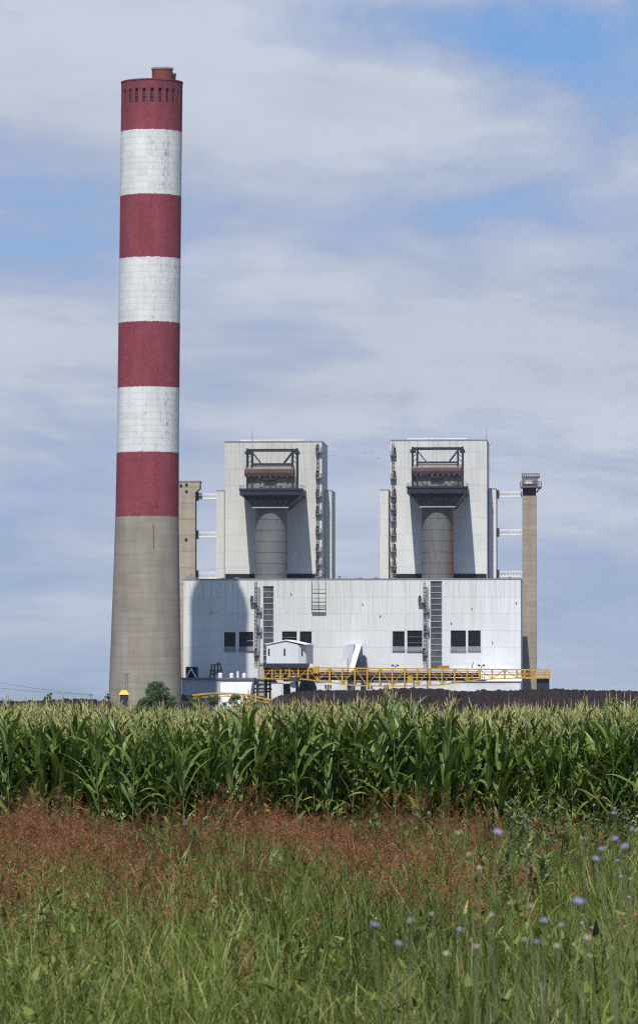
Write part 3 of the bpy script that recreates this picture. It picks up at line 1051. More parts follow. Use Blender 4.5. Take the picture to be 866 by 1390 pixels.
for i in range(14):
    xq = a[0] + (b[0] - a[0]) * (i + .5) / 14
    m.box(xq - .07, xq + .07, SL - .2, SL - .003, 0, a[2] - .1)
m.build('cladding_rib', M['pale_line'], sh)
for px, w_, h_ in ((299, 2.0, 1.6), (314.5, 1.6, 1.5), (323, .9, 2.2), (331.5, 1.6, 1.5)):
    p = S(px, 921, SL + 3)
    tk = site_thing('roof_tank', {299: 'small white tank beside the dark lattice frame', 314.5: 'small white tank in the middle of the shed roof', 323: 'slim white stack between two small white tanks on the shed', 331.5: 'small white tank at the white tarpaulin end of the shed'}[px], 'tank', (p[0], SL + 3, a[2] + .8))
    z0 = a[2] + .8
    MB().ring(p[0], SL + 3, [(w_ / 2, z0), (w_ / 2, z0 + h_), (w_ / 3, z0 + h_ + .3), (.02, z0 + h_ + .35)], 16).build('body', M['white_bright'], tk)
    MB().tube([(p[0], SL + 3, z0 + h_ + .3), (p[0], SL + 3, z0 + h_ + 1.0)], .15, 6).build('vent', M['steel_grey'], tk)

# dark hatch with white A-frame
p = S(260, 920, -14)
hs = site_thing('hoist_house', 'small dark open hoist housing with a white inverted V frame', 'hoist', (p[0], -14, 0))
a, b = S(252.3, 905, -14), S(267.7, 921, -14)
m = MB().box(a[0], b[0], -8, -7.5, b[2], a[2])
m.box(a[0], a[0] + .5, -14, -8.01, b[2], a[2]); m.box(b[0] - .5, b[0], -14, -8.01, b[2], a[2])
m.box(a[0] + .51, b[0] - .51, -14, -8.01, a[2] - .5, a[2])
m.build('housing', M['steel_dark'], hs)
MB().box(a[0] - .8, b[0] + .8, -15.5, -6, 0, b[2] - .01).build('plinth', M['sill'], hs)
q = S(260, 907, -14.3); l_ = S(253, 920, -14.3); r_ = S(266.5, 920, -14.3)
m = MB().bar(l_, q, .8, .5).bar((r_[0], -14.2, r_[2]), (q[0], -14.2, q[2] - .3), .8, .5)
m.build('frame', M['white_sheet'], hs)

# dark lattice derrick
LD = -18
dk = site_thing('lattice_derrick', 'black tapering lattice frame on the shed line in the smokestack shadow', 'derrick', (S(293, 930, LD)[0], LD, 0))
m = MB()
b0, b1 = S(284.2, 922, LD), S(302, 922, LD)
t0, t1 = S(287.5, 902.5, LD), S(299, 902.5, LD)
for dy_ in (0, 4):
    A, B = Vector((b0[0], LD + dy_, b0[2])), Vector((b1[0], LD + dy_, b1[2]))
    C_, D_ = Vector((t0[0], LD + dy_ * .8, t0[2])), Vector((t1[0], LD + dy_ * .8, t1[2]))
    for f0, f1 in ((0, 1), (.36, .36), (.64, .64)):
        pass
    for f in (0, .33, .67, 1):
        m.bar(A.lerp(B, f), C_.lerp(D_, f), .34)
    for h_ in (.0, .33, .62, 1):
        m.bar(A.lerp(C_, h_), B.lerp(D_, h_), .34)
    m.bar(A.lerp(C_, .33), B.lerp(D_, .62), .25); m.bar(B.lerp(D_, .33), A.lerp(C_, .62), .25)
    m.box(A.x, A.x + .4, LD + dy_ - .2, LD + dy_ + .2, 0, A.z); m.box(B.x - .4, B.x, LD + dy_ - .2, LD + dy_ + .2, 0, B.z)
for X0, X1, z_ in ((t0[0], t0[0], t0[2]), (t1[0], t1[0], t1[2]), (b0[0], b0[0], b0[2]), (b1[0], b1[0], b1[2])):
    m.bar((X0, LD, z_), (X0, LD + 4, z_), .3)
m.build('lattice', M['steel_dark'], dk)
p = S(296.5, 901, LD + 1)
MB().ring(p[0], LD + 1.5, [(.3, t0[2] + .15), (.9, t0[2] + .5), (.9, t0[2] + .9), (.05, t0[2] + 1.1)], 12).build('sheave', M['steel_grey'], dk)

# concrete pylon + dark transfer framework beside it
PL = -24
a, b = S(351.8, 903, PL), S(358.2, 945, PL)
py_ = site_thing('concrete_pylon', 'pale concrete pylon standing left of the yellow boom machine', 'pylon', (a[0], PL, 0))
MB().box(a[0], b[0], PL, PL + 3, 0, a[2]).build('shaft', concrete('pale pylon concrete', (.46, .44, .4), 3.0, .7), py_)
MB().box(a[0] - .3, b[0] + .3, PL - .3, PL + 3.3, a[2] + .002, a[2] + .8).build('cap', M['sill'], py_)
TF = -34
tf = site_thing('transfer_frame', 'dark rusty steel framework of crossing beams around the pale pylon foot', 'framework', (S(345, 940, TF)[0], TF, 0))
m = MB()
for (p0, y0, p1, y1, w_) in ((340, 922, 375, 926, .9), (343, 929, 373, 929, .8), (345, 934.5, 378, 935.5, .7), (341, 940, 366, 938.5, .7), (338, 921, 351, 931, .6), (352, 931, 341, 921, .6), (362, 918, 372, 930, .5)):
    m.bar(S(p0, y0, TF), S(p1, y1, TF), w_)
    q0, q1 = S(p0, y0, TF), S(p1, y1, TF)
    m.bar((q0[0], TF + 5, q0[2]), (q1[0], TF + 5, q1[2]), w_)
for px in (344, 349, 361, 366, 372):
    q = S(px, 922, TF)
    for dy_ in (0, 5):
        m.box(q[0] - .25, q[0] + .25, TF + dy_ - .25, TF + dy_ + .25, 0, q[2])
for py in (922.5, 934.5):
    q0 = S(341, py, TF)
    q1 = S(374, py, TF)
    m.box(q0[0], q1[0], TF + .5, TF + 4.6, q0[2] - .5, q0[2] - .2)
m.build('beams', M['steel_dark'], tf)

# inclined white gallery between the hall and the yard
GL = -16
ga = site_thing('conveyor_gallery', 'white inclined conveyor gallery end leaning against the long white block', 'conveyor gallery', (S(470, 940, GL)[0], GL, 0))
m = MB()
A = [S(471.5, 904, GL), S(478, 904, GL), S(490.8, 874.5, GL + 12), S(483.5, 874.5, GL + 12)]
dn = 4.2
m.hexa([(A[0][0], GL, A[0][2] - dn), (A[1][0], GL, A[1][2] - dn), (A[1][0], GL + 5, A[1][2] - dn), (A[0][0], GL + 5, A[0][2] - dn)],
       [(A[3][0], GL + 10.5, A[3][2]), (A[2][0], GL + 10.5, A[2][2]), (A[2][0], GL + 15.5, A[2][2]), (A[3][0], GL + 15.5, A[3][2])])
m.build('gallery', M['white_sheet'], ga)
a, b = S(450, 894, GL - 2), S(471, 908, GL - 2)
MB().box(a[0], b[0], GL - 2, GL + 6, 0, a[2]).build('drive_house', M['white_sheet'], ga)
m = MB().hexa([(S(459, 900, GL + 8)[0], GL + 7, 0), (S(473, 900, GL + 8)[0], GL + 7, 0), (S(473, 900, GL + 8)[0], GL + 15.9, 0), (S(459, 900, GL + 8)[0], GL + 15.9, 0)],
              [(S(466, 874, GL + 8)[0], GL + 10, S(470, 876, GL + 8)[2]), (S(480, 874, GL + 8)[0], GL + 10, S(470, 874, GL + 8)[2]), (S(480, 874, GL + 8)[0], GL + 15.9, S(470, 874, GL + 8)[2]), (S(466, 874, GL + 8)[0], GL + 15.9, S(470, 876, GL + 8)[2])])
m.build('chute', M['shed_shade_grey'], ga)
a, b = S(486.5, 889, GL + 4), S(496, 905, GL + 4)
MB().hexa([(a[0] + .02, GL + 4, 0), (b[0], GL + 4, 0), (b[0], GL + 15.8, 0), (a[0] + .02, GL + 15.8, 0)],
          [(b[0] - 1.0, GL + 4, a[2]), (b[0], GL + 4, a[2] - 1), (b[0], GL + 15.8, a[2] - 1), (b[0] - 1.0, GL + 15.8, a[2])]).build('side_frame', M['steel_dark'], ga)

# white low yard building with small windows, dark dome beside it
YB = -10
yb = site_thing('pump_house', 'low white pump house with a row of small dark windows under the yellow boom', 'building', yard_base(427, YB))
a, b = S(428, 925, YB), S(560, 950, YB)
MB().box(a[0], b[0], YB, -.6, 0, a[2]).build('wall', M['white_sheet'], yb)
MB().box(a[0] - .3, b[0] + .3, YB - .4, -.5, a[2] + .002, a[2] + .5).build('roof', M['sill'], yb)
for px in (441, 444.5, 448, 451.5, 469, 473, 499, 503, 521, 525):
    q0, q1 = S(px, 929.5, YB), S(px + 2.3, 933.5, YB)
    wn = MB().box(q0[0], q1[0], YB - .12, YB - .003, q1[2], q0[2]).build('window', M['opening'], yb)
    MB().box(q0[0] - .08, q1[0] + .08, YB - .3, YB - .004, q1[2] - .25, q1[2] - .01).build('sill', M['sill'], wn)
DM = -22
dm = site_thing('storage_dome', 'dark blue rounded storage hopper behind the white machine legs', 'silo', yard_base(418, DM))
q0, q1 = S(404, 930, DM), S(431, 930, DM)
rd, cxd, zt = (q1[0] - q0[0]) / 2, (q0[0] + q1[0]) / 2, S(418, 921, DM)[2]
MB().ring(cxd, DM, [(rd, 0), (rd, zt * .45), (rd * .92, zt * .75), (rd * .7, zt * .93), (rd * .35, zt), (.05, zt + .1)], 24).build('shell', M['steel_blue'], dm, True)
m = MB()
for i in range(12):
    a_ = 2 * math.pi * i / 12
    m.bar((cxd + rd * 1.01 * math.cos(a_), DM + rd * 1.01 * math.sin(a_), 0), (cxd + rd * 1.01 * math.cos(a_), DM + rd * 1.01 * math.sin(a_), zt * .45), .25)
m.build('stiffener', M['steel_grey'], dm)

# ---- the yellow boom stacker
KL = -45
kb = S(395, 940, KL)
st = site_thing('coal_stacker', 'yellow lattice boom coal stacker with a white gabled cabin above its pivot', 'stacker', (kb[0], KL, 0))
top = lambda px: S(px, 906 + (px - 358) * .0078 + (0 if px < 480 else 0), KL)
bot_px = [(358, 921), (410, 921.5), (480, 930.5), (540, 931.5), (600, 929.5), (647, 922.5), (690, 920.5), (745, 920)]
def botY(px):
    return float(np.interp(px, [q[0] for q in bot_px], [q[1] for q in bot_px]))
posts = [358, 369.5, 381, 393, 405, 418, 431, 447.5, 464.5] + [481.5 + 16.9 * i for i in range(14)] + [711.5, 727, 739, 745]
m = MB()
BW = 6.5
def PT(px, py, side):
    p = S(px, py, KL)
    return (p[0], KL + side * BW, p[2])
for side in (0, 1):
    for i, px in enumerate(posts):
        ty = 906 + (px - 358) * .0085
        m.bar(PT(px, botY(px), side), PT(px, ty, side), .6)
        if i + 1 < len(posts):
            nx = posts[i + 1]
            ny = 906 + (nx - 358) * .0085
            m.bar(PT(px, ty, side), PT(nx, ny, side), .5)
            m.bar(PT(px, botY(px), side), PT(nx, botY(nx), side), .5)
            if px < 690:
                if i % 2:
                    m.bar(PT(px, ty, side), PT(nx, botY(nx), side), .3)
                else:
                    m.bar(PT(px, botY(px), side), PT(nx, ny, side), .3)
            else:
                m.bar(PT(px, ty + 5.5, side), PT(nx, ny + 5.5, side), .25)
                m.bar(PT(px, ty + 10, side), PT(nx, ny + 10, side), .25)
for i, px in enumerate(posts):
    m.bar(PT(px, botY(px), 0), PT(px, botY(px), 1), .45)
    if px < 690 and i % 2:
        ty = 906 + (px - 358) * .0085
        m.bar(PT(px, ty, 0), PT(px, ty, 1), .4)
boom = m.build('boom', M['yellow'], st)
for side in (0, 1):
    for y0_, sl, w_, h_ in ((914.5, .004, .5, .35), (910.2, .006, .2, .25)):
        m = MB()
        for i in range(len(posts) - 1):
            px, nx = posts[i], posts[i + 1]
            m.bar(PT(px, y0_ + sl * (px - 358), side), PT(nx, y0_ + sl * (nx - 358), side), w_, h_)
        m.build('walkway_rail', M['orange'], st)
m = MB()
for (p0, p1, dz) in ((358, 660, 0),):
    n = 40
    for i in range(n):
        a_, b_ = p0 + (p1 - p0) * i / n, p0 + (p1 - p0) * (i + 1) / n
        q0, q1 = S(a_, 917 + .006 * (a_ - 358), KL), S(b_, 917 + .006 * (b_ - 358), KL)
        m.hexa([(q0[0], KL + 2, q0[2] - .2), (q1[0], KL + 2, q1[2] - .2), (q1[0], KL + 4.5, q1[2] - .2), (q0[0], KL + 4.5, q0[2] - .2)],
               [(q0[0], KL + 2, q0[2]), (q1[0], KL + 2, q1[2]), (q1[0], KL + 4.5, q1[2]), (q0[0], KL + 4.5, q0[2])])
m.build('conveyor_belt', M['belt'], st)
m = MB()                                                # troughing idlers, stringers and the far walkway's rails
bz = lambda px: S(px, 917 + .006 * (px - 358), KL)
nI = 130
for i in range(nI):
    q = bz(361 + 298 * i / nI)
    m.box(q[0] - .11, q[0] + .11, KL + 1.5, KL + 1.95, q[2] - 1.5, q[2] + .35)
q0, q1 = bz(358), bz(660)
m.bar((q0[0], KL + 1.7, q0[2] - 1.5), (q1[0], KL + 1.7, q1[2] - 1.5), .35)
m.build('idlers', M['belt'], st)
for (dy_, dz, hh, w_, nm, mt) in ((1.35, .75, 1.5, .12, 'skirt', M['rusty']), (5.3, 1.6, .18, .14, 'handrail', M['steel_grey']), (5.3, 2.4, .18, .14, 'handrail', M['steel_grey']), (4.9, -.9, .9, .5, 'cable_tray', M['steel_dark'])):
    q0, q1 = bz(358), bz(650)
    MB().bar((q0[0], KL + dy_, q0[2] + dz), (q1[0], KL + dy_, q1[2] + dz), w_, hh).build(nm, mt, st)
m = MB()
for px in (452, 470, 497, 512, 528, 571, 586, 607, 622, 634):
    q = bz(px)
    wd_, hh_ = random.uniform(1.2, 2.6), random.uniform(.6, 1.4)
    m.box(q[0], q[0] + wd_, KL + 2.4, KL + 3.6, q[2] + .02, q[2] + hh_)
    m.box(q[0] + .2, q[0] + wd_ * .7, KL + 2.6, KL + 3.4, q[2] + hh_ + .002, q[2] + hh_ + .4)
m.box(bz(500)[0], bz(506)[0], KL + 2.3, KL + 3.8, bz(500)[2] - 2.3, bz(500)[2] - .25)
m.build('machinery', M['belt'], st)
a, b = S(553, 917.5, KL - .6), S(560.5, 926.5, KL - .6)
MB().box(a[0], b[0], KL - .8, KL + 1.3, b[2], a[2]).build('drive_box', M['yellow'], st)
a, b = S(594, 903.5, KL + 1), S(609, 907.5, KL + 1)
MB().box(a[0], b[0], KL + 1, KL + 5, b[2] - .1, a[2]).build('winch', M['orange'], st)
a, b = S(425, 904.5, KL - .8), S(433, 914, KL - .8)
MB().box(a[0], b[0], KL - 1.2, KL + .8, b[2], a[2]).build('pivot_box', M['yellow'], st)
# tail machinery below the cabin
m = MB()
for i in range(46):
    px = random.uniform(360, 424)
    py = random.uniform(907, 920)
    q = S(px, py, KL + random.uniform(.8, 5.5))
    m.box(q[0], q[0] + random.uniform(.4, 2.6), q[1], q[1] + 1, q[2], q[2] + random.uniform(.3, 1.2))
a, b = S(359, 908, KL + 4), S(426, 919.5, KL + 4)
m.box(a[0], b[0], KL + 1.6, KL + 2.0, b[2] - .2, a[2] + .3)
m.build('machinery', M['belt'], st)
for px, py in ((372, 908.6), (378, 909.3), (386, 911), (372.5, 918.5), (380, 919), (390, 918.6), (396, 919.5)):
    q = S(px, py, KL + .3)
    MB().box(q[0], q[0] + 1.5, KL + .3, KL + 1.1, q[2], q[2] + .9).build('junction_box', M['white_sheet'], st)
# cabin deck, cabin
a, b = S(357.5, 898.5, KL - 1), S(417.5, 906, KL - 1)
MB().box(a[0], b[0], KL - 1, KL + 11, b[2] + .2, a[2] - .6).build('deck', M['steel_dark'], st)
dk0 = a[2] - .6
zc1, zpk = S(390, 875, KL)[2], S(388, 869.5, KL)[2]
xa, xm, xb = S(361.8, 890, KL)[0], S(404.8, 890, KL)[0], S(415.3, 890, KL + 2)[0]
xp = S(388, 870, KL)[0]
xr_ = S(424, 890, KL + 10)[0]
m = MB()
foot = [(xa, KL), (xm, KL), (xb, KL + 2.2), (xb + 2.4, KL + 11), (xa + 2.4, KL + 11)]
vb = [(x_, y_, dk0) for x_, y_ in foot]
vt = [(xa, KL, zc1), (xm, KL, zc1 - .1), (xb, KL + 2.2, zc1 - .1), (xb + 2.4, KL + 11, zc1), (xa + 2.4, KL + 11, zc1)]
rg = [(xp, KL, zpk - .3), (xp + 2.4, KL + 11, zpk - .3)]
m.add(vb + vt + rg, [(0, 1, 6, 10, 5), (1, 2, 7, 6), (2, 3, 8, 7), (3, 4, 9, 11, 8), (4, 0, 5, 9), (4, 3, 2, 1, 0)])
cabin = m.build('cabin', cladding('cabin sheet', (.66, .675, .68), (.7, .71, .715), 17.5, .15, 40.0), st)
m = MB()
for A_, B_ in (((xa - .4, zc1 - .1), (xp, zpk)), ((xp, zpk), (xb + .5, zc1 - .2))):
    sk = 2.4
    lo = [(A_[0], KL - .4, A_[1]), (B_[0], KL - .4, B_[1]), (B_[0] + sk, KL + 11.4, B_[1]), (A_[0] + sk, KL + 11.4, A_[1])]
    m.hexa([(p[0], p[1], p[2] + .003) for p in lo], [(p[0], p[1], p[2] + .38) for p in lo])
m.build('roof', M['white_bright'], cabin)
for px, yo in ((365.2, 0), (386.3, 0), (409.6, 1.0)):
    q0, q1 = S(px - 1.1, 880.5, KL), S(px + 1.1, 890, KL)
    m = MB().box(q0[0], q1[0], KL + yo - .12, KL + yo - .004 if yo == 0 else KL + yo + .4, q1[2], q0[2])
    m.build('window', M['opening'], cabin)
# portal: white legs, slewing ring, chute
q0, q1 = S(384, 921, KL + 2), S(416, 936, KL + 2)
MB().ring((q0[0] + q1[0]) / 2, KL + 4, [((q1[0] - q0[0]) / 2, q0[2] - 1.2), ((q1[0] - q0[0]) / 2, q0[2] + .6), (.1, q0[2] + .6)], 28).build('slewing_ring', M['belt'], st)
for pts_ in (((368, 926), (384, 927), (379, 940.5), (374, 940)), ((393.5, 926.5), (401.5, 925), (400.5, 940), (397, 940))):
    lo = [S(p, q, KL + 1) for p, q in pts_]
    m = MB().hexa([(lo[3][0], KL + 1, 0), (lo[2][0], KL + 1, 0), (lo[2][0], KL + 3, 0), (lo[3][0], KL + 3, 0)],
                  [(lo[0][0], KL + 1, lo[0][2]), (lo[1][0], KL + 1, lo[1][2]), (lo[1][0], KL + 3, lo[1][2]), (lo[0][0], KL + 3, lo[0][2])])
    m.build('leg', M['white_sheet'], st)
q0, q1 = S(385, 928, KL + 5), S(396, 940, KL + 5)
MB().box(q0[0], q1[0], KL + 4, KL + 7, 0, q0[2]).build('chute', M['belt'], st)
for px, pw in ((402, 3), (360, 2)):
    q = S(px, 922, KL + 2)
    MB().box(q[0] - .6, q[0] + .6, KL + 6, KL + 7.2, 0, q[2]).build('column', M['steel_dark'], st)
# end support
a, b = S(727.8, 920.8, KL + 1), S(745, 940, KL + 1)
MB().box(a[0], b[0], KL + 1, KL + 6, 0, a[2] - .1).build('end_support', M['steel_blue'], st)
q = S(640, 907, KL + 1)
MB().bar((q[0], KL + 1, q[2]), S(642, 899, KL + 1), .3).build('mast', M['steel_dark'], st)
# floodlight pair on the boom's top chord
for px in (536, 653):
    q = S(px, 907.5, KL + .2)
    MB().box(q[0] - 1.4, q[0] + 1.4, KL + .2, KL + .5, q[2] + .9, q[2] + 1.15).box(q[0] - .1, q[0] + .1, KL + .2, KL + .45, q[2] - .2, q[2] + .898).box(q[0] - 1.5, q[0] - .5, KL, KL + .7, q[2] + 1.152, q[2] + 1.6).box(q[0] + .5, q[0] + 1.5, KL, KL + .7, q[2] + 1.152, q[2] + 1.6).build('floodlight', M['steel_dark'], st)

# low white store seen under the boom's right half
a, b = S(612, 925, -12), S(706, 945, -12)
ws = site_thing('store_shed', 'low white store roof showing under the right half of the yellow boom', 'shed', (a[0], -12, 0))
MB().box(a[0], b[0], -12, -1, 0, a[2]).build('wall', M['white_sheet'], ws)
MB().hexa([(a[0] - .4, -12.5, a[2] + .002), (b[0] + .4, -12.5, a[2] + .002), (b[0] + .4, -.9, a[2] + .002), (a[0] - .4, -.9, a[2] + .002)],
          [(a[0] - .4, -12.5, a[2] + .3), (b[0] + .4, -12.5, a[2] + .3), (b[0] + .4, -.9, a[2] + 2.2), (a[0] - .4, -.9, a[2] + 2.2)]).build('roof', M['white_bright'], ws)

# ---- coal heaps
t = NT('damp brown coal')
x, y, z = t.xyz()
n = t.noise(t.vec(x, y, z), .5, 8, .75)
c = t.mix(t.rng(n, .3, .7), (.012, .009, .010), (.034, .027, .028))
n2 = t.noise(t.vec(t.math('MULTIPLY', x, .07), y, t.math('MULTIPLY', z, .6)), .25, 4)
c = t.mix(t.rng(n2, .45, .65), c, (.030, .021, .020))
M['coal'] = t.finish(c, .95, .1)


def heap(ridge, ly, halfw, label, name='coal_heap'):
    xs_ = np.arange(ridge[0][0], ridge[-1][0] + .1, 3.0)
    hs_ = np.interp(xs_, [r[0] for r in ridge], [r[1] for r in ridge])
    P0 = [S(px, py, ly) for px, py in zip(xs_, hs_)]
    nv = 15
    vs, fs = [], []
    for i, p in enumerate(P0):
        for j in range(nv):
            f = -1 + 2 * j / (nv - 1)
            prof_ = max(0.0, 1 - abs(f)) ** .85
            if abs(f) < .12:
                prof_ = min(prof_, .93 + .02 * math.sin(i * .7))
                prof_ = 1.0 if j == nv // 2 else prof_
            h = p[2] * prof_
            rr_ = 0 if j in (0, nv - 1) else random.uniform(-.8, .8) * (0.45 if j == nv // 2 else 1) + .5 * math.sin(p[0] * .21) * (1 if j != nv // 2 else .3)
            vs.append((p[0] + random.uniform(-.5, .5), ly + f * halfw + random.uniform(-.6, .6), (max(h + rr_, .05) if 0 < j < nv - 1 else -.1)))
    for i in range(len(P0) - 1):
        for j in range(nv - 1):
            a_ = i * nv + j
            fs.append((a_, a_ + nv, a_ + nv + 1, a_ + 1))
    fs.append(tuple(range(nv)))
    fs.append(tuple(range((len(P0) - 1) * nv, len(P0) * nv))[::-1])
    mb = MB().add(vs, fs)
    mid = P0[len(P0) // 2]
    m_ = mb.build(name, M['coal'], None)
    me = m_.data
    me.transform(Matrix.Translation((-mid[0], -ly, 0)))
    m_.location = site_to_world((mid[0], ly, 0))
    m_.rotation_euler = (0, 0, YAW)
    tag(m_, label, 'coal heap')


heap([(345, 967), (360, 953), (378, 944), (400, 939.5), (430, 937), (480, 937), (520, 935), (560, 934), (600, 935), (625, 938), (640, 938.5), (652, 937), (670, 936.5), (700, 936.5), (760, 935.5), (800, 936.5), (866, 938.5), (930, 941), (1000, 950), (1020, 967)],
     -92, 26, 'long dark brown coal heap stretching right from under the yellow boom')
heap([(-110, 967), (-60, 953.5), (0, 952), (60, 950), (120, 949), (150, 951), (170, 967)], -190, 22, 'low dark coal heap left of the smokestack base')

# arched yellow conveyor rail over bushes in front of the shed
AL = -110
ac = site_thing('yellow_conveyor', 'low arched yellow conveyor rail above green bushes in front of the shed', 'conveyor', yard_base(290, AL))
m = MB()
cv = [(228, 951), (240, 947.5), (255, 944.5), (275, 942), (295, 940.8), (315, 941.3), (332, 943), (350, 946.5), (366, 950)]
for i in range(len(cv) - 1):
    p, q = S(*cv[i], AL), S(*cv[i + 1], AL)
    for dy_ in (0, 3):
        m.bar((p[0], AL + dy_, p[2]), (q[0], AL + dy_, q[2]), .75, .6)
        m.bar((p[0], AL + dy_, p[2] - 1.3), (q[0], AL + dy_, q[2] - 1.3), .35)
        m.bar((p[0], AL + dy_, p[2]), (q[0], AL + dy_, q[2] - 1.3), .25)
    m.box(p[0] - .25, p[0] + .25, AL + .7, AL + 2.4, 0, p[2] - .5)
m.build('rail', M['yellow'], ac)
m = MB()
for i in range(len(cv) - 1):
    p, q = S(*cv[i], AL), S(*cv[i + 1], AL)
    m.hexa([(p[0], AL + .6, p[2] - .6), (q[0], AL + .6, q[2] - .6), (q[0], AL + 2.5, q[2] - .6), (p[0], AL + 2.5, p[2] - .6)],
           [(p[0], AL + .6, p[2] - .45), (q[0], AL + .6, q[2] - .45), (q[0], AL + 2.5, q[2] - .45), (p[0], AL + 2.5, p[2] - .45)])
m.build('belt', M['orange'], ac)

# floodlight mast and yellow hood by the smokestack's foot
FL = -165
p0, p1 = S(172.3, 962, FL), S(172.3, 914.5, FL)
fm = site_thing('floodlight_mast', 'slim floodlight mast with a crossbar of lamps in front of the smokestack base', 'light mast', (p0[0], FL, 0))
m = MB()
for dx_ in (-.5, .5):
    m.box(p0[0] + dx_ - .07, p0[0] + dx_ + .07, FL - .07, FL + .07, 0, p1[2])
for i in range(12):
    zq = p1[2] * i / 12
    s = 1 if i % 2 else -1
    m.bar((p0[0] - .5 * s, FL, zq), (p0[0] + .5 * s, FL, zq + p1[2] / 12), .07)
m.build('mast', M['steel_dark'], fm)
MB().box(p0[0] - 1.7, p0[0] + 1.7, FL - .2, FL - .08, p1[2] - .2, p1[2]).build('crossbar', M['steel_dark'], fm)
for dx_ in (-1.4, -.5, .5, 1.4):
    MB().hexa([(p0[0] + dx_ - .28, FL - .7, p1[2] + .0), (p0[0] + dx_ + .28, FL - .7, p1[2] + .0), (p0[0] + dx_ + .28, FL - .21, p1[2] + .1), (p0[0] + dx_ - .28, FL - .21, p1[2] + .1)],
              [(p0[0] + dx_ - .35, FL - .5, p1[2] + .55), (p0[0] + dx_ + .35, FL - .5, p1[2] + .55), (p0[0] + dx_ + .35, FL - .22, p1[2] + .6), (p0[0] + dx_ - .35, FL - .22, p1[2] + .6)]).build('lamp', M['steel_grey'], fm)
HL = -175
a, b = S(161.5, 937, HL), S(175.5, 943, HL)
hd = site_thing('yellow_kiosk', 'small hut with a bright yellow hood at the foot of the smokestack', 'hut', ((a[0] + b[0]) / 2, HL, 0))
m = MB().box(a[0] + .5, b[0] - .5, HL + .3, HL + 3, 0, b[2] + .2)
m.build('body', M['steel_dark'], hd)
xc_ = (a[0] + b[0]) / 2
MB().hexa([(a[0], HL, b[2]), (b[0], HL, b[2]), (b[0], HL + 3.4, b[2]), (a[0], HL + 3.4, b[2])],
          [(xc_ - 1.0, HL + .9, a[2]), (xc_ + 1.0, HL + .9, a[2]), (xc_ + 1.0, HL + 2.5, a[2]), (xc_ - 1.0, HL + 2.5, a[2])]).build('hood', paint('bright yellow hood', (.75, .48, .03), (.5, .3, .05), .3), hd)

# utility pole and its overhead cables on the left
UL = -260
p0 = S(124, 941, UL)
ob = site_thing('utility_pole', 'thin wooden utility pole far left carrying two slack overhead cables', 'utility pole', (p0[0], UL, 0))
M['wood'] = paint('grey pole wood', (.12, .10, .08), (.06, .05, .04), .4)
MB().tube([(p0[0], UL, 0), (p0[0], UL, p0[2])], [.17, .12], 8).build('pole', M['wood'], ob)
MB().box(p0[0] - .9, p0[0] + .9, UL - .3, UL - .13, p0[2] - .8, p0[2] - .6).build('crossarm', M['wood'], ob)
q = S(-90, 907, UL - 20)
for k_, (dz, dxx) in enumerate(((0, -.7), (-2.2, .7))):
    m = []
    for i in range(15):
        f = i / 14
        m.append((p0[0] + dxx + (q[0] - p0[0] - dxx) * f, UL - .2 - 20 * f, (p0[2] - .5) + (q[2] + dz * 1.6 - p0[2] + .5) * f - 3.2 * 4 * f * (1 - f) * .35))
    MB().tube(m, .045, 4, False).build('cable', M['steel_dark'], ob)
o2 = site_thing('utility_pole', 'taller utility pole at the far left end of the overhead cables', 'utility pole', (q[0], UL - 20, 0))
MB().tube([(q[0], UL - 20, 0), (q[0], UL - 20, q[2] + .5)], [.2, .14], 8).build('pole', M['wood'], o2)
MB().box(q[0] - .9, q[0] + .9, UL - 20.3, UL - 20.15, q[2] - .3, q[2] - .1).build('crossarm', M['wood'], o2)

# birds in flight
def bird(px, py, Y, span, roll, label):
    p = W(px, py, Y)
    o = world_thing('bird', label, 'bird', p, 'birds in the sky between the boiler houses')
    m = MB()
    L = span * .42
    sec = [(-.5, .01), (-.3, .06), (-.05, .09), (.2, .08), (.36, .05), (.5, .015)]
    n = 8
    vs = [(p[0] + s * L * .3, p[1] + s * L, p[2] + 0) for s, r in sec]
    m.tube([Vector(v) for v in vs], [r * L * 1.1 for s, r in sec], n)
    for s in (-1, 1):
        w0, w1, w2 = (p[0] + s * .03 * span, p[1], p[2]), (p[0] + s * .25 * span, p[1] + .05, p[2] + (.10 + .06 * roll * s) * span), (p[0] + s * .5 * span, p[1] - .12 * span, p[2] + (.02 + .14 * roll * s) * span)
        for A_, B_, ca, cb in ((w0, w1, .2, .17), (w1, w2, .17, .03)):
            m.hexa([(A_[0], A_[1] - ca * span / 2, A_[2]), (B_[0], B_[1] - cb * span / 2, B_[2]), (B_[0], B_[1] + cb * span / 2, B_[2]), (A_[0], A_[1] + ca * span / 2, A_[2])],
                   [(A_[0], A_[1] - ca * span / 2, A_[2] + .015), (B_[0], B_[1] - cb * span / 2, B_[2] + .012), (B_[0], B_[1] + cb * span / 2, B_[2] + .012), (A_[0], A_[1] + ca * span / 2, A_[2] + .015)])
    m.build('body', M['steel_dark'], o)


bird(513, 622, 520, 1.0, .1, 'dark bird gliding with level wings, widest of the flying birds')
bird(494.5, 615.5, 420, .55, .5, 'small dark bird flying nearest the middle of the gap')
bird(504, 613, 420, .5, -.5, 'small dark bird flying highest, just right of the middle of the gap')
bird(449.8, 619.3, 420, .6, .3, 'dark bird flying close beside the cream boiler house')


# ------------------------------------------------------------------ trees and bushes
M['leaf_tree'] = leafy('tree leaves', (.038, .072, .022), (.10, .16, .045), rough=.5, trans=.2)
M['leaf_dark'] = leafy('dark bush leaves', (.018, .035, .014), (.045, .075, .025), rough=.5, trans=.15)
M['bark'] = paint('bark', (.09, .07, .05), (.04, .03, .025), .6)


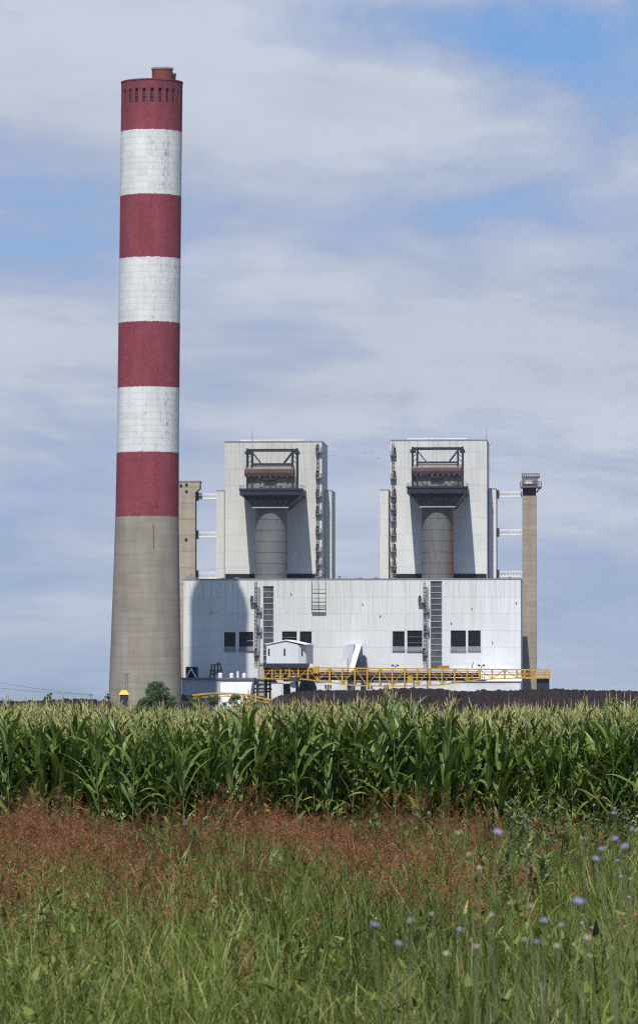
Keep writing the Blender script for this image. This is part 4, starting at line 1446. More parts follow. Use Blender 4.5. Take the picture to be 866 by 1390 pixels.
def quad_cloud(cen, nrm_jit, size, rnd):
    """leaf cards: cen Nx3 -> diamond quads with random orientation"""
    n = len(cen)
    a = rng.normal(size=(n, 3)); a /= np.linalg.norm(a, axis=1)[:, None]
    b = np.cross(a, rng.normal(size=(n, 3))); b /= np.linalg.norm(b, axis=1)[:, None]
    L = (size * rng.uniform(.6, 1.3, n))[:, None]
    wv = L * .5
    V = np.stack([cen - a * L, cen + b * wv, cen + a * L, cen - b * wv], 1).reshape(-1, 3)
    Fq = np.arange(n * 4).reshape(-1, 4)
    return V, Fq, np.repeat(rnd, 4)


def tree(name, label, cat, base, H, Wd, nclump, nleaf, leaf, mat, group=None, low=.12):
    o = world_thing(name, label, cat, base, group)
    bz = base[2]
    m = MB()
    th = H * .55
    m.tube([(base[0], base[1], bz - .1), (base[0] + .03 * H, base[1], bz + th * .5), (base[0], base[1] + .02 * H, bz + th)], [H * .035, H * .025, H * .012], 7)
    cl = []
    for i in range(nclump):
        f = rng.uniform(low, 1)
        rad_ = Wd / 2 * (1 - abs(f - .42) ** 2 * 1.9) * rng.uniform(.35, 1)
        a_ = rng.uniform(0, 2 * math.pi)
        c_ = np.array((base[0] + rad_ * math.cos(a_), base[1] + rad_ * math.sin(a_), bz + f * H * .95))
        cl.append((c_, rng.uniform(.10, .2) * Wd))
        m.bar((base[0], base[1], bz + min(f, .5) * H * .7), c_, H * .012)
    m.build('trunk', M['bark'], o)
    cs, rs = [], []
    for c_, r_ in cl:
        n = int(nleaf / nclump)
        d = rng.normal(size=(n, 3)); d /= np.linalg.norm(d, axis=1)[:, None]
        cs.append(c_ + d * (r_ * rng.uniform(.2, 1, n) ** .5)[:, None] * np.array((1, 1, .8)))
        rs.append(np.clip(rng.normal(rng.uniform(.25, .75), .18, n), 0, 1))
    V, Fq, rn = quad_cloud(np.concatenate(cs), 0, leaf, np.concatenate(rs))
    V[:, 2] = np.maximum(V[:, 2], bz + .02)
    V -= np.array(base)
    me = np_mesh('crown', V, Fq, [mat], {'rnd': rn})
    link('crown', me, o)
    return o


def site_w(px, ly):
    return tuple(site_to_world((S(px, 945, ly)[0], ly, 0)))


def hgt(py, ly):
    return S(433, py, ly)[2]


tree('tree', 'bushy green tree in front of the smokestack base', 'tree', site_w(213, -200), hgt(928, -200), 14.0, 60, 8000, .46, M['leaf_tree'])
tree('tree', 'small dark tree left of the smokestack above the corn', 'tree', site_w(67, -300), hgt(940, -300), 4.6, 16, 1300, .26, M['leaf_dark'])
tree('bush', 'small dark bush touching the smokestack left edge', 'bush', site_w(146, -180), hgt(941, -180), 3.2, 12, 900, .28, M['leaf_dark'])
tree('bush', 'fresh green bush on the right in front of the coal heap', 'bush', tuple(np.array(W(742, 950, 620)) * np.array((1, 1, 0))), 3.45, 2.3, 20, 2600, .10, M['leaf_tree'])
tree('bush', 'green bush at the far right edge above the corn', 'bush', tuple(np.array(W(862, 950, 560)) * np.array((1, 1, 0))), 2.8, 2.4, 16, 1800, .10, M['leaf_tree'])
for i, (px, lab, hh) in enumerate(((247, 'leftmost green bush under the arched yellow conveyor', 944), (268, 'green bush under the rising side of the arched yellow conveyor', 943.5), (292, 'green bush under the crest of the arched yellow conveyor', 942.5), (318, 'green bush under the falling side of the arched yellow conveyor', 943.5), (338, 'rightmost green bush under the arched yellow conveyor', 946))):
    tree('bush', lab, 'bush', site_w(px, AL - 6), hgt(hh, AL - 6), 8.0, 22, 1800, .34, M['leaf_tree'], 'bushes under the yellow conveyor')

# ------------------------------------------------------------------ maize
M['corn_leaf'] = leafy('maize leaf', (.062, .110, .020), (.190, .262, .052), (.32, .28, .09), (.27, .33, .14), rough=.45, spec=.45, trans=.26, dry_at=.955)
M['corn_stalk'] = paint('maize stalk', (.10, .16, .05), (.16, .16, .06), .4, .5, 6)
M['tassel'] = paint('straw tassel', (.56, .49, .21), (.36, .36, .12), .5, .8, 5)
M['husk'] = paint('maize husk', (.16, .22, .07), (.25, .24, .1), .4, .6, 8)


def ribbon(path, width, side, fold, rnd, out):
    """three-point-wide strip; path Nx3, width N, side unit vec N x3, fold N x3 (edge lift)"""
    V, Fq, RB, RN = out
    o = sum(len(v) for v in V)
    n = len(path)
    L = path + side * width[:, None] + fold
    Rr = path - side * width[:, None] + fold
    V.append(np.stack([L, path, Rr], 1).reshape(-1, 3))
    i = np.arange(n - 1)[:, None] * 3 + o
    q = np.concatenate([i + np.array((0, 1, 4, 3)), i + np.array((1, 2, 5, 4))])
    Fq.append(q)
    RB.append(np.tile((1.0, 0.0, 1.0), n))
    RN.append(np.full(n * 3, rnd))


def corn_variant(seed, segs=8, nl=None, low=False, hs=1.0):
    r = np.random.default_rng(seed)
    hgt_ = r.uniform(1.98, 2.2) * hs
    plane = r.uniform(0, math.pi)
    out = ([], [], [], [])
    nl = nl or int(r.integers(12, 15))
    for i in range(nl):
        f = (i + .3) / nl
        if low and f < .3:
            continue
        z0 = .10 + f * (hgt_ - .14)
        az_ = plane + (i % 2) * math.pi + r.normal(0, .35)
        L = (.46 + .55 * math.sin(math.pi * min(1, f * .95 + .10))) * r.uniform(.88, 1.15)
        Wm = (.038 + .026 * math.sin(math.pi * f)) * r.uniform(.9, 1.15)
        th0 = R(r.uniform(8, 24)) if f > .55 else R(r.uniform(16, 34))
        bend = R(r.uniform(45, 110)) * (1.15 - .55 * f)
        if r.random() < .2:
            bend *= 1.45
        s = np.linspace(0, 1, segs + 1)
        th = th0 + bend * s ** 1.8
        ds = L / segs
        hr = np.concatenate([[0], np.cumsum(np.sin(th[:-1]) * ds)]) + .01
        hz_ = np.concatenate([[0], np.cumsum(np.cos(th[:-1]) * ds)])
        tw = az_ + r.normal(0, .25) * s
        path = np.stack([np.cos(tw) * hr, np.sin(tw) * hr, z0 + hz_], 1)
        wd = Wm * np.clip((s + .06) / .22, 0, 1) ** .5 * (1 - np.clip((s - .3) / .7, 0, 1) ** 1.7) + .0015
        roll = r.normal(0, .5) * s + r.normal(0, .15)
        side0 = np.stack([-np.sin(tw), np.cos(tw), np.zeros_like(s)], 1)
        up = np.stack([-np.cos(th) * np.cos(tw), -np.cos(th) * np.sin(tw), np.sin(th)], 1)
        side = side0 * np.cos(roll)[:, None] + up * np.sin(roll)[:, None]
        nrm = up * np.cos(roll)[:, None] - side0 * np.sin(roll)[:, None]
        wave = .35 + .25 * np.sin(s * 17 + r.uniform(0, 6))
        ribbon(path, wd, side, nrm * (wd * wave)[:, None], float(np.clip(r.normal(.45, .27) - (.0 if f > .2 else -.35), 0, .95 if f > .22 else 1)), out)
    leaves = [np.concatenate(q) for q in out]
    # stalk
    n = 6
    zs_ = np.linspace(-.02, hgt_ + .02, 7)
    bend_x = r.normal(0, .03)
    SV, SF = [], []
    for i, zq in enumerate(zs_):
        rad_ = .014 * (1 - .6 * i / 6)
        for k_ in range(n):
            a_ = 2 * math.pi * k_ / n
            SV.append((bend_x * (zq / 2) ** 2 + rad_ * math.cos(a_), rad_ * math.sin(a_), zq))
    for i in range(6):
        for k_ in range(n):
            SF.append((i * n + k_, i * n + (k_ + 1) % n, (i + 1) * n + (k_ + 1) % n, (i + 1) * n + k_))
    SV, SF = np.array(SV), np.array(SF)
    # tassel: central spike plus drooping branches, thick with spikelets
    TV, TF = [], []
    tx = bend_x * (hgt_ / 2) ** 2
    nb = int(r.integers(5, 9)) if not low else 4
    for b_ in range(nb + 1):
        cen_ = b_ == nb
        L = r.uniform(.36, .48) if cen_ else r.uniform(.19, .31)
        a_ = r.uniform(0, 2 * math.pi)
        th = R(r.uniform(0, 6)) if cen_ else R(r.uniform(14, 42))
        z0 = hgt_ + (.02 if cen_ else r.uniform(.0, .14))
        dr = R(r.uniform(0, 35)) if not cen_ else R(r.uniform(0, 14))
        ns = 4
        s = np.linspace(0, 1, ns + 1)
        tt = th + dr * s ** 2
        hr = np.concatenate([[0], np.cumsum(np.sin(tt[:-1]) * L / ns)])
        hz_ = np.concatenate([[0], np.cumsum(np.cos(tt[:-1]) * L / ns)])
        rad_ = np.array((.45, 1, .95, .8, .3)) * r.uniform(.007, .0105)
        o = len(TV)
        for i in range(ns + 1):
            c_ = np.array((tx + math.cos(a_) * hr[i], math.sin(a_) * hr[i], z0 + hz_[i]))
            for k_ in range(3):
                b2 = 2 * math.pi * k_ / 3 + i * .9
                TV.append(c_ + np.array((math.cos(b2), math.sin(b2), .25 * math.sin(b2 * 2))) * rad_[i])
        for i in range(ns):
            for k_ in range(3):
                TF.append((o + i * 3 + k_, o + i * 3 + (k_ + 1) % 3, o + (i + 1) * 3 + (k_ + 1) % 3, o + (i + 1) * 3 + k_))
    TV, TF = np.array(TV), np.array(TF)
    # ear
    EV, EF = [], []
    a_ = plane + .8
    c0 = np.array((math.cos(a_) * .03, math.sin(a_) * .03, hgt_ * .48)); d = np.array((math.cos(a_) * .35, math.sin(a_) * .35, .93))
    pr = [(0, .012), (.04, .024), (.1, .028), (.16, .024), (.21, .012), (.26, .004)]
    for s_, r_ in pr:
        for k_ in range(6):
            b2 = 2 * math.pi * k_ / 6
            EV.append(c0 + d * s_ + np.array((math.cos(b2) * r_, math.sin(b2) * r_, 0)))
    for i in range(len(pr) - 1):
        for k_ in range(6):
            EF.append((i * 6 + k_, i * 6 + (k_ + 1) % 6, (i + 1) * 6 + (k_ + 1) % 6, (i + 1) * 6 + k_))
    return dict(leaves=leaves, stalk=(SV, SF), tassel=(TV, TF), ear=(np.array(EV), np.array(EF)))


NVAR = 9
variants = [corn_variant(100 + i) for i in range(NVAR)]
protos = []
for i, v in enumerate(variants):
    protos.append(dict(leaves=np_mesh('leaves', v['leaves'][0], v['leaves'][1], [M['corn_leaf']], {'rib': v['leaves'][2], 'rnd': v['leaves'][3]}, smooth=True),
                       stalk=np_mesh('stalk', *v['stalk'], [M['corn_stalk']], smooth=True),
                       tassel=np_mesh('tassel', *v['tassel'], [M['tassel']]),
                       corn_ear=np_mesh('corn_ear', *v['ear'], [M['husk']], smooth=True)))
FRONT, ROW = 84.0, .72
def half(y): return y * (CX / F_PX) + 1.3
def edge_wave(x):
    return .55 * math.sin(x * .62 + .4) + .35 * math.sin(x * 1.55 + 2.0)


count = 0
pos = []
r_i = 0
while count < 300:
    Y = FRONT + r_i * ROW
    x_ = -half(Y)
    while x_ < half(Y) and count < 300:
        pos.append((x_ + rng.normal(0, .03), Y + edge_wave(x_) + rng.normal(0, .15) - (.6 if r_i == 0 and rng.random() < .25 else 0)))
        x_ += rng.uniform(.15, .25)
        count += 1
    r_i += 1
last_row = r_i
last_x = pos[-1][0]
def big_h(x, y):
    return .985 + .035 * math.sin(x * .9 + 1.3) + .03 * math.sin(x * 2.3 + y)
for (x_, y_) in pos:
    pr = protos[int(rng.integers(NVAR))]
    o = bpy.data.objects.new('corn_plant', None)
    o.empty_display_size = .1
    COL.objects.link(o)
    o.location = (x_, y_, float(gz(y_)))
    sc_ = float(np.clip(rng.normal(1.0, .065), .84, 1.14) * big_h(x_, y_))
    o.scale = (sc_ * 1.05, sc_ * 1.05, sc_)
    o.rotation_euler = (float(rng.normal(0, .035)), float(rng.normal(0, .035)), float(rng.uniform(0, 6.28)))
    tag(o, 'tall green corn plant in the front rows of the field', 'corn plant', 'corn plants in the front rows')
    for nm in ('stalk', 'leaves', 'tassel', 'corn_ear') if rng.random() < .8 else ('stalk', 'leaves', 'corn_ear'):
        link(nm, pr[nm], o)

# rows behind: one mass
lows = [corn_variant(300 + i, 5, 12, True) for i in range(6)]
AV, AF, AM, AR, AN = [], [], [], [], []
off_ = 0
def put(v, x_, y_, sc_, rz, tilt_):
    global off_
    c_, s_ = math.cos(rz), math.sin(rz)
    Mx = np.array(((c_, -s_, tilt_[0]), (s_, c_, tilt_[1]), (0, 0, 1))) * sc_
    for key, mi_ in (('leaves', 0), ('stalk', 1), ('tassel', 2))[:3 if rng.random() < .6 else 2]:
        V, Fq = v[key][0], v[key][1]
        AV.append(V @ Mx.T + np.array((x_, y_, float(gz(y_)))))
        AF.append(Fq + off_)
        off_ += len(V)
        AM.append(np.full(len(Fq), mi_))
        AR.append(v[key][2] if key == 'leaves' else np.ones(len(V)))
        AN.append(v[key][3] if key == 'leaves' else np.full(len(V), .5))
rowi = last_row - 1
Y = FRONT + rowi * ROW
first = True
while Y < 190:
    stepx = .2 if Y < 104 else (.26 if Y < 125 else .34)
    x_ = last_x + .2 if first else -half(Y)
    first = False
    while x_ < half(Y):
        xx_, yy_ = x_ + rng.normal(0, .03), Y + edge_wave(x_) + rng.normal(0, .12)
        put(lows[int(rng.integers(6))], xx_, yy_, float(np.clip(rng.normal(.975, .05), .82, 1.1) * big_h(xx_, yy_)), float(rng.uniform(0, 6.28)), rng.normal(0, .035, 2))
        x_ += stepx * rng.uniform(.75, 1.25)
    Y += ROW if Y < 110 else (1.5 if Y < 130 else 3.2)
me = np_mesh('corn_rows', np.concatenate(AV), np.concatenate(AF), [M['corn_leaf'], M['corn_stalk'], M['tassel']],
             {'rib': np.concatenate(AR), 'rnd': np.concatenate(AN)}, np.concatenate(AM), True)
tag(link('corn_rows', me), 'mass of green corn rows with pale tassels filling the field behind', 'corn field', kind='stuff')
# ------------------------------------------------------------------ verge: grass, red panicle grass, weeds, flowers
M['grass'] = leafy('verge grass', (.030, .062, .010), (.235, .285, .052), (.42, .36, .15), rough=.5, spec=.3, trans=.3, dry_at=.86)
M['red_grass'] = leafy('red panicles', (.075, .019, .015), (.37, .165, .085), rough=.75, spec=.1, trans=.2)
M['red_stem'] = leafy('panicle stems', (.12, .10, .04), (.19, .12, .06), rough=.6, spec=.2, trans=.1)


def lump(x, y, k=1.0, ph=0.0):
    return np.sin(x * 1.7 * k + .6 * y * k + ph) * np.sin(y * .43 * k - x * .8 * k + 1.1 + ph)


def canopy(x, y):     # height of the top of the verge growth above datum, in uneven clumps
    b = np.interp(y, [6, 14, 20, 26, 34, 46, 58, 70, 84], [1.04, 1.08, 1.12, 1.09, 1.05, .95, .80, .66, .44])
    return b * (1 + .13 * lump(x, y, .9) + .10 * lump(x, y, 2.1, 2.2) * np.interp(y, [20, 80], [.6, 1.6]))


def blades(base, L, az, lean, curl, wd, segs, rnd):
    n = len(base)
    s = np.linspace(0, 1, segs + 1)[None, :]
    th = lean[:, None] + curl[:, None] * s ** 1.6
    ds = (L / segs)[:, None]
    hr = np.concatenate([np.zeros((n, 1)), np.cumsum(np.sin(th[:, :-1]) * ds, 1)], 1)
    hz_ = np.concatenate([np.zeros((n, 1)), np.cumsum(np.cos(th[:, :-1]) * ds, 1)], 1)
    P = np.stack([base[:, 0, None] + np.cos(az)[:, None] * hr, base[:, 1, None] + np.sin(az)[:, None] * hr, base[:, 2, None] + hz_], 2)
    fa = az + rng.normal(math.pi / 2, .7, n)
    sd_ = np.stack([np.cos(fa), np.sin(fa), rng.normal(0, .25, n)], 1)[:, None, :]
    w_ = (wd[:, None] * np.clip(1.15 - s ** 1.5 * 1.1, .06, 1))[:, :, None]
    A, B = P + sd_ * w_, P - sd_ * w_
    V = np.stack([A, B], 2).reshape(-1, 3)
    m_ = 2 * (segs + 1)
    i = (np.arange(n) * m_)[:, None, None] + (np.arange(segs) * 2)[None, :, None]
    Fq = (i + np.array((0, 1, 3, 2))[None, None, :]).reshape(-1, 4)
    return V, Fq, np.repeat(rnd, m_)


def scatter(n, y0, y1, pw=1.0, marg=1.2):
    """roughly even in the ground plane (frustum widens with y)"""
    y = (rng.uniform(0, 1, n) * (y1 ** pw - y0 ** pw) + y0 ** pw) ** (1 / pw)
    x = rng.uniform(-1, 1, n) * (y * CX / F_PX + marg)
    return x, y


def ppx(x, y):
    return CX + F_PX * x / y


VV, FF, RR, off_ = [], [], [], 0
def acc(t3):
    global off_
    V, Fq, rn = t3
    VV.append(V); FF.append(Fq + off_); RR.append(rn); off_ += len(V)


def tint(x, y, n, mean=.42, dry=.08):
    r_ = np.clip(rng.normal(mean, .25, n) + .2 * lump(x, y, .6, 2), 0, .84)
    return np.where(rng.random(n) < dry, rng.uniform(.88, 1, n), r_)


# sparse filler culms
for n, y0, y1 in ((4500, 17, 34), (15000, 30, 86)):
    x, y = scatter(n, y0, y1, 1.7)
    g = gz(y)
    acc(blades(np.stack([x, y, g - .03], 1), (canopy(x, y) - g) * rng.uniform(.6, 1.15, n), rng.uniform(0, 6.28, n), np.abs(rng.normal(0, .18, n)), np.abs(rng.normal(.2, .35, n)),
               rng.uniform(.0018, .0035, n) * np.interp(y, [20, 80], [1, 1.5]), 4, tint(x, y, n, .5, .16)))
# tufts: blades springing from a common foot, tall and short tufts with bare gaps between them
for n, k_, y0, y1, wlo, whi in ((2100, 16, 17, 30, .0025, .0060), (3700, 14, 28, 50, .0030, .0070), (4800, 12, 46, 86, .0040, .0085)):
    x, y = scatter(n, y0, y1, 1.8)
    keep = lump(x, y, 2.6, 1.0) + rng.normal(0, .4, n) > -.45
    x, y = x[keep], y[keep]
    n = len(x)
    tn = tint(x, y, n, .45, .10)
    hf = rng.uniform(.55, 1.12, n)
    x, y, tn, hf = (np.repeat(q, k_) for q in (x, y, tn, hf))
    N = len(x)
    x = x + rng.normal(0, .05, N); y = y + rng.normal(0, .05, N)
    g = gz(y)
    H = (canopy(x, y) - g) * hf
    zb = g + H * rng.uniform(-.02, .72, N)
    L = np.minimum((g + H - zb) * rng.uniform(.8, 1.25, N) + .06, rng.uniform(.25, .6, N))
    acc(blades(np.stack([x, y, zb], 1), L, rng.uniform(0, 6.28, N), np.abs(rng.normal(.25, .25, N)), rng.uniform(.1, 1.9, N), rng.uniform(wlo, whi, N), 5, np.clip(tn + rng.normal(0, .12, N), 0, 1)))
# broad small leaves of herbs mixed in
for n, y0, y1 in ((6000, 17, 34), (12000, 30, 86)):
    x, y = scatter(n, y0, y1, 1.8)
    keep = lump(x, y, 1.6, 5.0) + rng.normal(0, .3, n) > -.05
    x, y = x[keep], y[keep]
    n = len(x)
    g = gz(y)
    zb = g + (canopy(x, y) - g) * rng.uniform(.3, .98, n)
    acc(blades(np.stack([x, y, zb], 1), rng.uniform(.05, .13, n), rng.uniform(0, 6.28, n), rng.uniform(.5, 1.5, n), rng.uniform(0, .8, n), rng.uniform(.010, .022, n), 3, tint(x, y, n, .5, .03)))
me = np_mesh('verge_grass', np.concatenate(VV), np.concatenate(FF), [M['grass']], {'rnd': np.concatenate(RR)})
tag(link('verge_grass', me), 'tall uneven green grass covering the verge in front of the corn', 'grass', kind='stuff')

# red panicles (thin stems, whorled branchlets, tiny spikelets)
def red_density(px):
    return np.interp(px, [-60, 150, 330, 520, 640, 700, 780, 900], [.9, 1.0, .85, 1.0, .75, .22, .12, .05])


n = 32000
x, y = scatter(n, 20, 85, 1.75)
dens = red_density(ppx(x, y)) * np.interp(y, [20, 26, 33, 42, 86], [.0, .06, .45, 1, 1]) * np.clip(.36 + .7 * lump(x, y, .75, .7) + .5 * lump(x, y, 2.3, 4.0), .03, 1) * .5
keep = rng.random(n) < dens
x, y = x[keep], y[keep]
n = len(x)
g = gz(y)
H = (canopy(x, y) - g) * rng.uniform(.8, 1.22, n) + .08 + np.interp(y, [42, 72], [0, .62]) * np.clip(lump(x, y, .8, .9), 0, 1) * rng.uniform(.2, 1, n)
azs = rng.uniform(0, 6.28, n); lean = np.abs(rng.normal(0, .10, n)); 
VV, FF, RR, MI, off_ = [], [], [], [], 0
acc(blades(np.stack([x, y, g], 1), H, azs, lean, np.zeros(n), np.full(n, .0022), 2, rng.uniform(0, 1, n)))
nf0 = len(FF[0])
tip = np.stack([x + np.cos(azs) * np.sin(lean) * H, y + np.sin(azs) * np.sin(lean) * H, g + np.cos(lean) * H], 1)
plant_r = np.clip(.42 + .25 * lump(x, y, .8, 3) + rng.normal(0, .3, n), 0, 1)
NBR, NSP = 9, 4
f = rng.uniform(0, 1, (n, NBR))
PL_ = rng.uniform(.14, .26, n)[:, None]
bb = tip[:, None, :] - np.stack([np.zeros((n, NBR)), np.zeros((n, NBR)), f * PL_], 2)
L = (.05 + .09 * f) * rng.uniform(.7, 1.3, (n, NBR))
ba = rng.uniform(0, 6.28, (n, NBR)); bl = rng.uniform(.35, 1.0, (n, NBR))
acc(blades(bb.reshape(-1, 3), L.ravel(), ba.ravel(), bl.ravel(), rng.uniform(0, .5, n * NBR), np.full(n * NBR, .0016), 2, np.repeat(plant_r, NBR)))
t_ = rng.uniform(.25, 1.05, (n, NBR, NSP))
dirv = np.stack([np.cos(ba) * np.sin(bl + .15), np.sin(ba) * np.sin(bl + .15), np.cos(bl + .15)], 2)
sp_ = bb[:, :, None, :] + dirv[:, :, None, :] * (L[:, :, None] * t_)[..., None] + rng.normal(0, .006, (n, NBR, NSP, 3))
acc(quad_cloud(sp_.reshape(-1, 3), 0, .0095, np.clip(np.repeat(plant_r, NBR * NSP) + rng.normal(0, .15, n * NBR * NSP), 0, 1)))
tot = sum(len(q) for q in FF)
mi = np.ones(tot, int); mi[:nf0] = 0
me = np_mesh('red_panicle_grass', np.concatenate(VV), np.concatenate(FF), [M['red_stem'], M['red_grass']], {'rnd': np.concatenate(RR)}, mi)
tag(link('red_panicle_grass', me), 'hazy reddish brown seed heads of panicle grass along the foot of the corn', 'grass', kind='stuff')

# leafy weeds
M['weed'] = leafy('grey green weed leaves', (.065, .11, .035), (.20, .26, .10), rough=.6, spec=.25, trans=.25)
M['weed_stem'] = paint('weed stem', (.14, .16, .075), (.15, .1, .06), .5, .7, 5)
M['weed_yellow'] = leafy('yellowing leaves', (.26, .27, .03), (.45, .38, .05), rough=.6, spec=.2, trans=.25)


def weed(px, top_py, Y, label, spread=.2, nst=3, leaf=.05, mat=None, name='tall_weed', group='tall leafy weeds along the corn', dens=26):
    p = W(px, top_py, Y)
    g = float(gz(Y))
    o = world_thing(name, label, 'weed', (p[0], Y, g), group)
    m = MB()
    VVl, rl = [], []
    Hh = p[2] - g
    A, Lv, azl, leanl, wl = [], [], [], [], []
    for s in range(nst):
        h = Hh * (1 if s == 0 else random.uniform(.7, .95))
        dx_, dy_ = (0, 0) if s == 0 else (random.uniform(-spread, spread), random.uniform(-spread, spread))
        pts_ = [(p[0] + dx_ * f_ ** 1.3 + .01 * math.sin(f_ * 5 + s), Y + dy_ * f_ ** 1.3, g + h * f_) for f_ in (0, .25, .5, .75, 1)]
        m.tube(pts_, [.007, .0065, .006, .005, .003], 5)
        for k_ in range(dens):
            f_ = random.uniform(.2, 1.0)
            i = min(3, int(f_ * 4)); ff = f_ * 4 - i
            c_ = np.array(pts_[i]) * (1 - ff) + np.array(pts_[i + 1]) * ff
            A.append(c_); Lv.append(leaf * random.uniform(.7, 1.5) * (1.25 - .6 * f_)); azl.append(random.uniform(0, 6.28)); leanl.append(random.uniform(.5, 1.2)); wl.append(leaf * random.uniform(.12, .24))
    m.build('stem', M['weed_stem'], o)
    V, Fq, rn = blades(np.array(A), np.array(Lv), np.array(azl), np.array(leanl), rng.uniform(.1, .8, len(A)), np.array(wl), 4, rng.uniform(0, 1, len(A)))
    V -= np.array((p[0], Y, g))
    link('leaves', np_mesh('leaves', V, Fq, [mat or M['weed']], {'rnd': rn}), o)
    return o


for (px, py, Y, lab) in ((728, 1062, 66, 'tall grey green weed rising through the corn leaves right of centre'), (700, 1082, 68, 'grey green weed left of the tallest weed on the right'),
                         (768, 1088, 66, 'bushy weed below the corn at the right third'), (806, 1092, 64, 'bushy weed near the blue chicory at the right'),
                         (848, 1080, 66, 'tall weed at the right edge against the corn'), (665, 1098, 66, 'short weed at the end of the red grass'),
                         (742, 1116, 44, 'broad pale weed in front of the tallest weed'), (690, 1128, 40, 'pale weed below the large blue chicory flower'),
                         (26, 1070, 72, 'leafy weed at the left edge below the corn'), (62, 1084, 70, 'leafy weed beside the left edge weed')):
    weed(px, py, Y, lab, .32, 6, .10, dens=44)
for (px, py, Y, lab) in ((265, 1084, 80, 'yellowing weed at the corn foot left of centre'), (362, 1090, 79, 'yellowing weed under the corn left of the middle'), (330, 1112, 74, 'low yellowing weed in front of the corn'),
                         (168, 1104, 72, 'small yellowing weed among red grass at the left')):
    weed(px, py, Y, lab, .12, 2, .09, M['weed_yellow'], 'yellow_weed', 'yellowing weeds at the corn foot', 12)

# ragged weeds where the verge meets the corn
for i in range(26):
    px = -20 + 910 * (i + random.random()) / 26
    weed(px, random.uniform(1078, 1112) if px > 640 or px < 130 else random.uniform(1092, 1122), random.uniform(70, 81), 'small leafy green weed in the ragged strip at the foot of the corn', .3, 4, .13, None, 'leafy_weed', 'small weeds at the corn foot', 30)

# chicory and pale seed heads close to the lens
M['chic'] = paint('chicory blue petal', (.21, .205, .34), (.30, .29, .40), .5, .6, 60)
M['chic_c'] = paint('chicory centre', (.12, .12, .38), (.3, .3, .5), .4, .6, 60)
M['pale'] = paint('pale seed head', (.56, .50, .42), (.42, .32, .28), .5, .8, 60)
M['pinkish'] = paint('pale pink head', (.60, .44, .42), (.4, .28, .26), .5, .8, 60)
M['calyx'] = paint('green calyx', (.12, .15, .06), (.2, .16, .08), .4, .7, 40)


def flower_head(c, r, tiltv, mat):
    m = MB()
    c = Vector(c)
    nrm = Vector(tiltv).normalized()
    u = nrm.orthogonal().normalized(); v = nrm.cross(u)
    npet = 17
    for i in range(npet):
        a_ = 2 * math.pi * i / npet + random.uniform(-.08, .08)
        d = u * math.cos(a_) + v * math.sin(a_)
        s = nrm.cross(d)
        L = r * random.uniform(.85, 1.08)
        lift = random.uniform(.12, .35)
        pts_ = [c + d * .12 * r - s * .04 * r, c + d * .12 * r + s * .04 * r, c + d * L * .65 + nrm * lift * L * .6 + s * .15 * r, c + d * L + nrm * lift * L + s * .10 * r, c + d * L + nrm * lift * L - s * .10 * r, c + d * L * .65 + nrm * lift * L * .6 - s * .15 * r]
        m.add([tuple(p) for p in pts_], [(0, 1, 2, 5), (5, 2, 3, 4)])
    return m


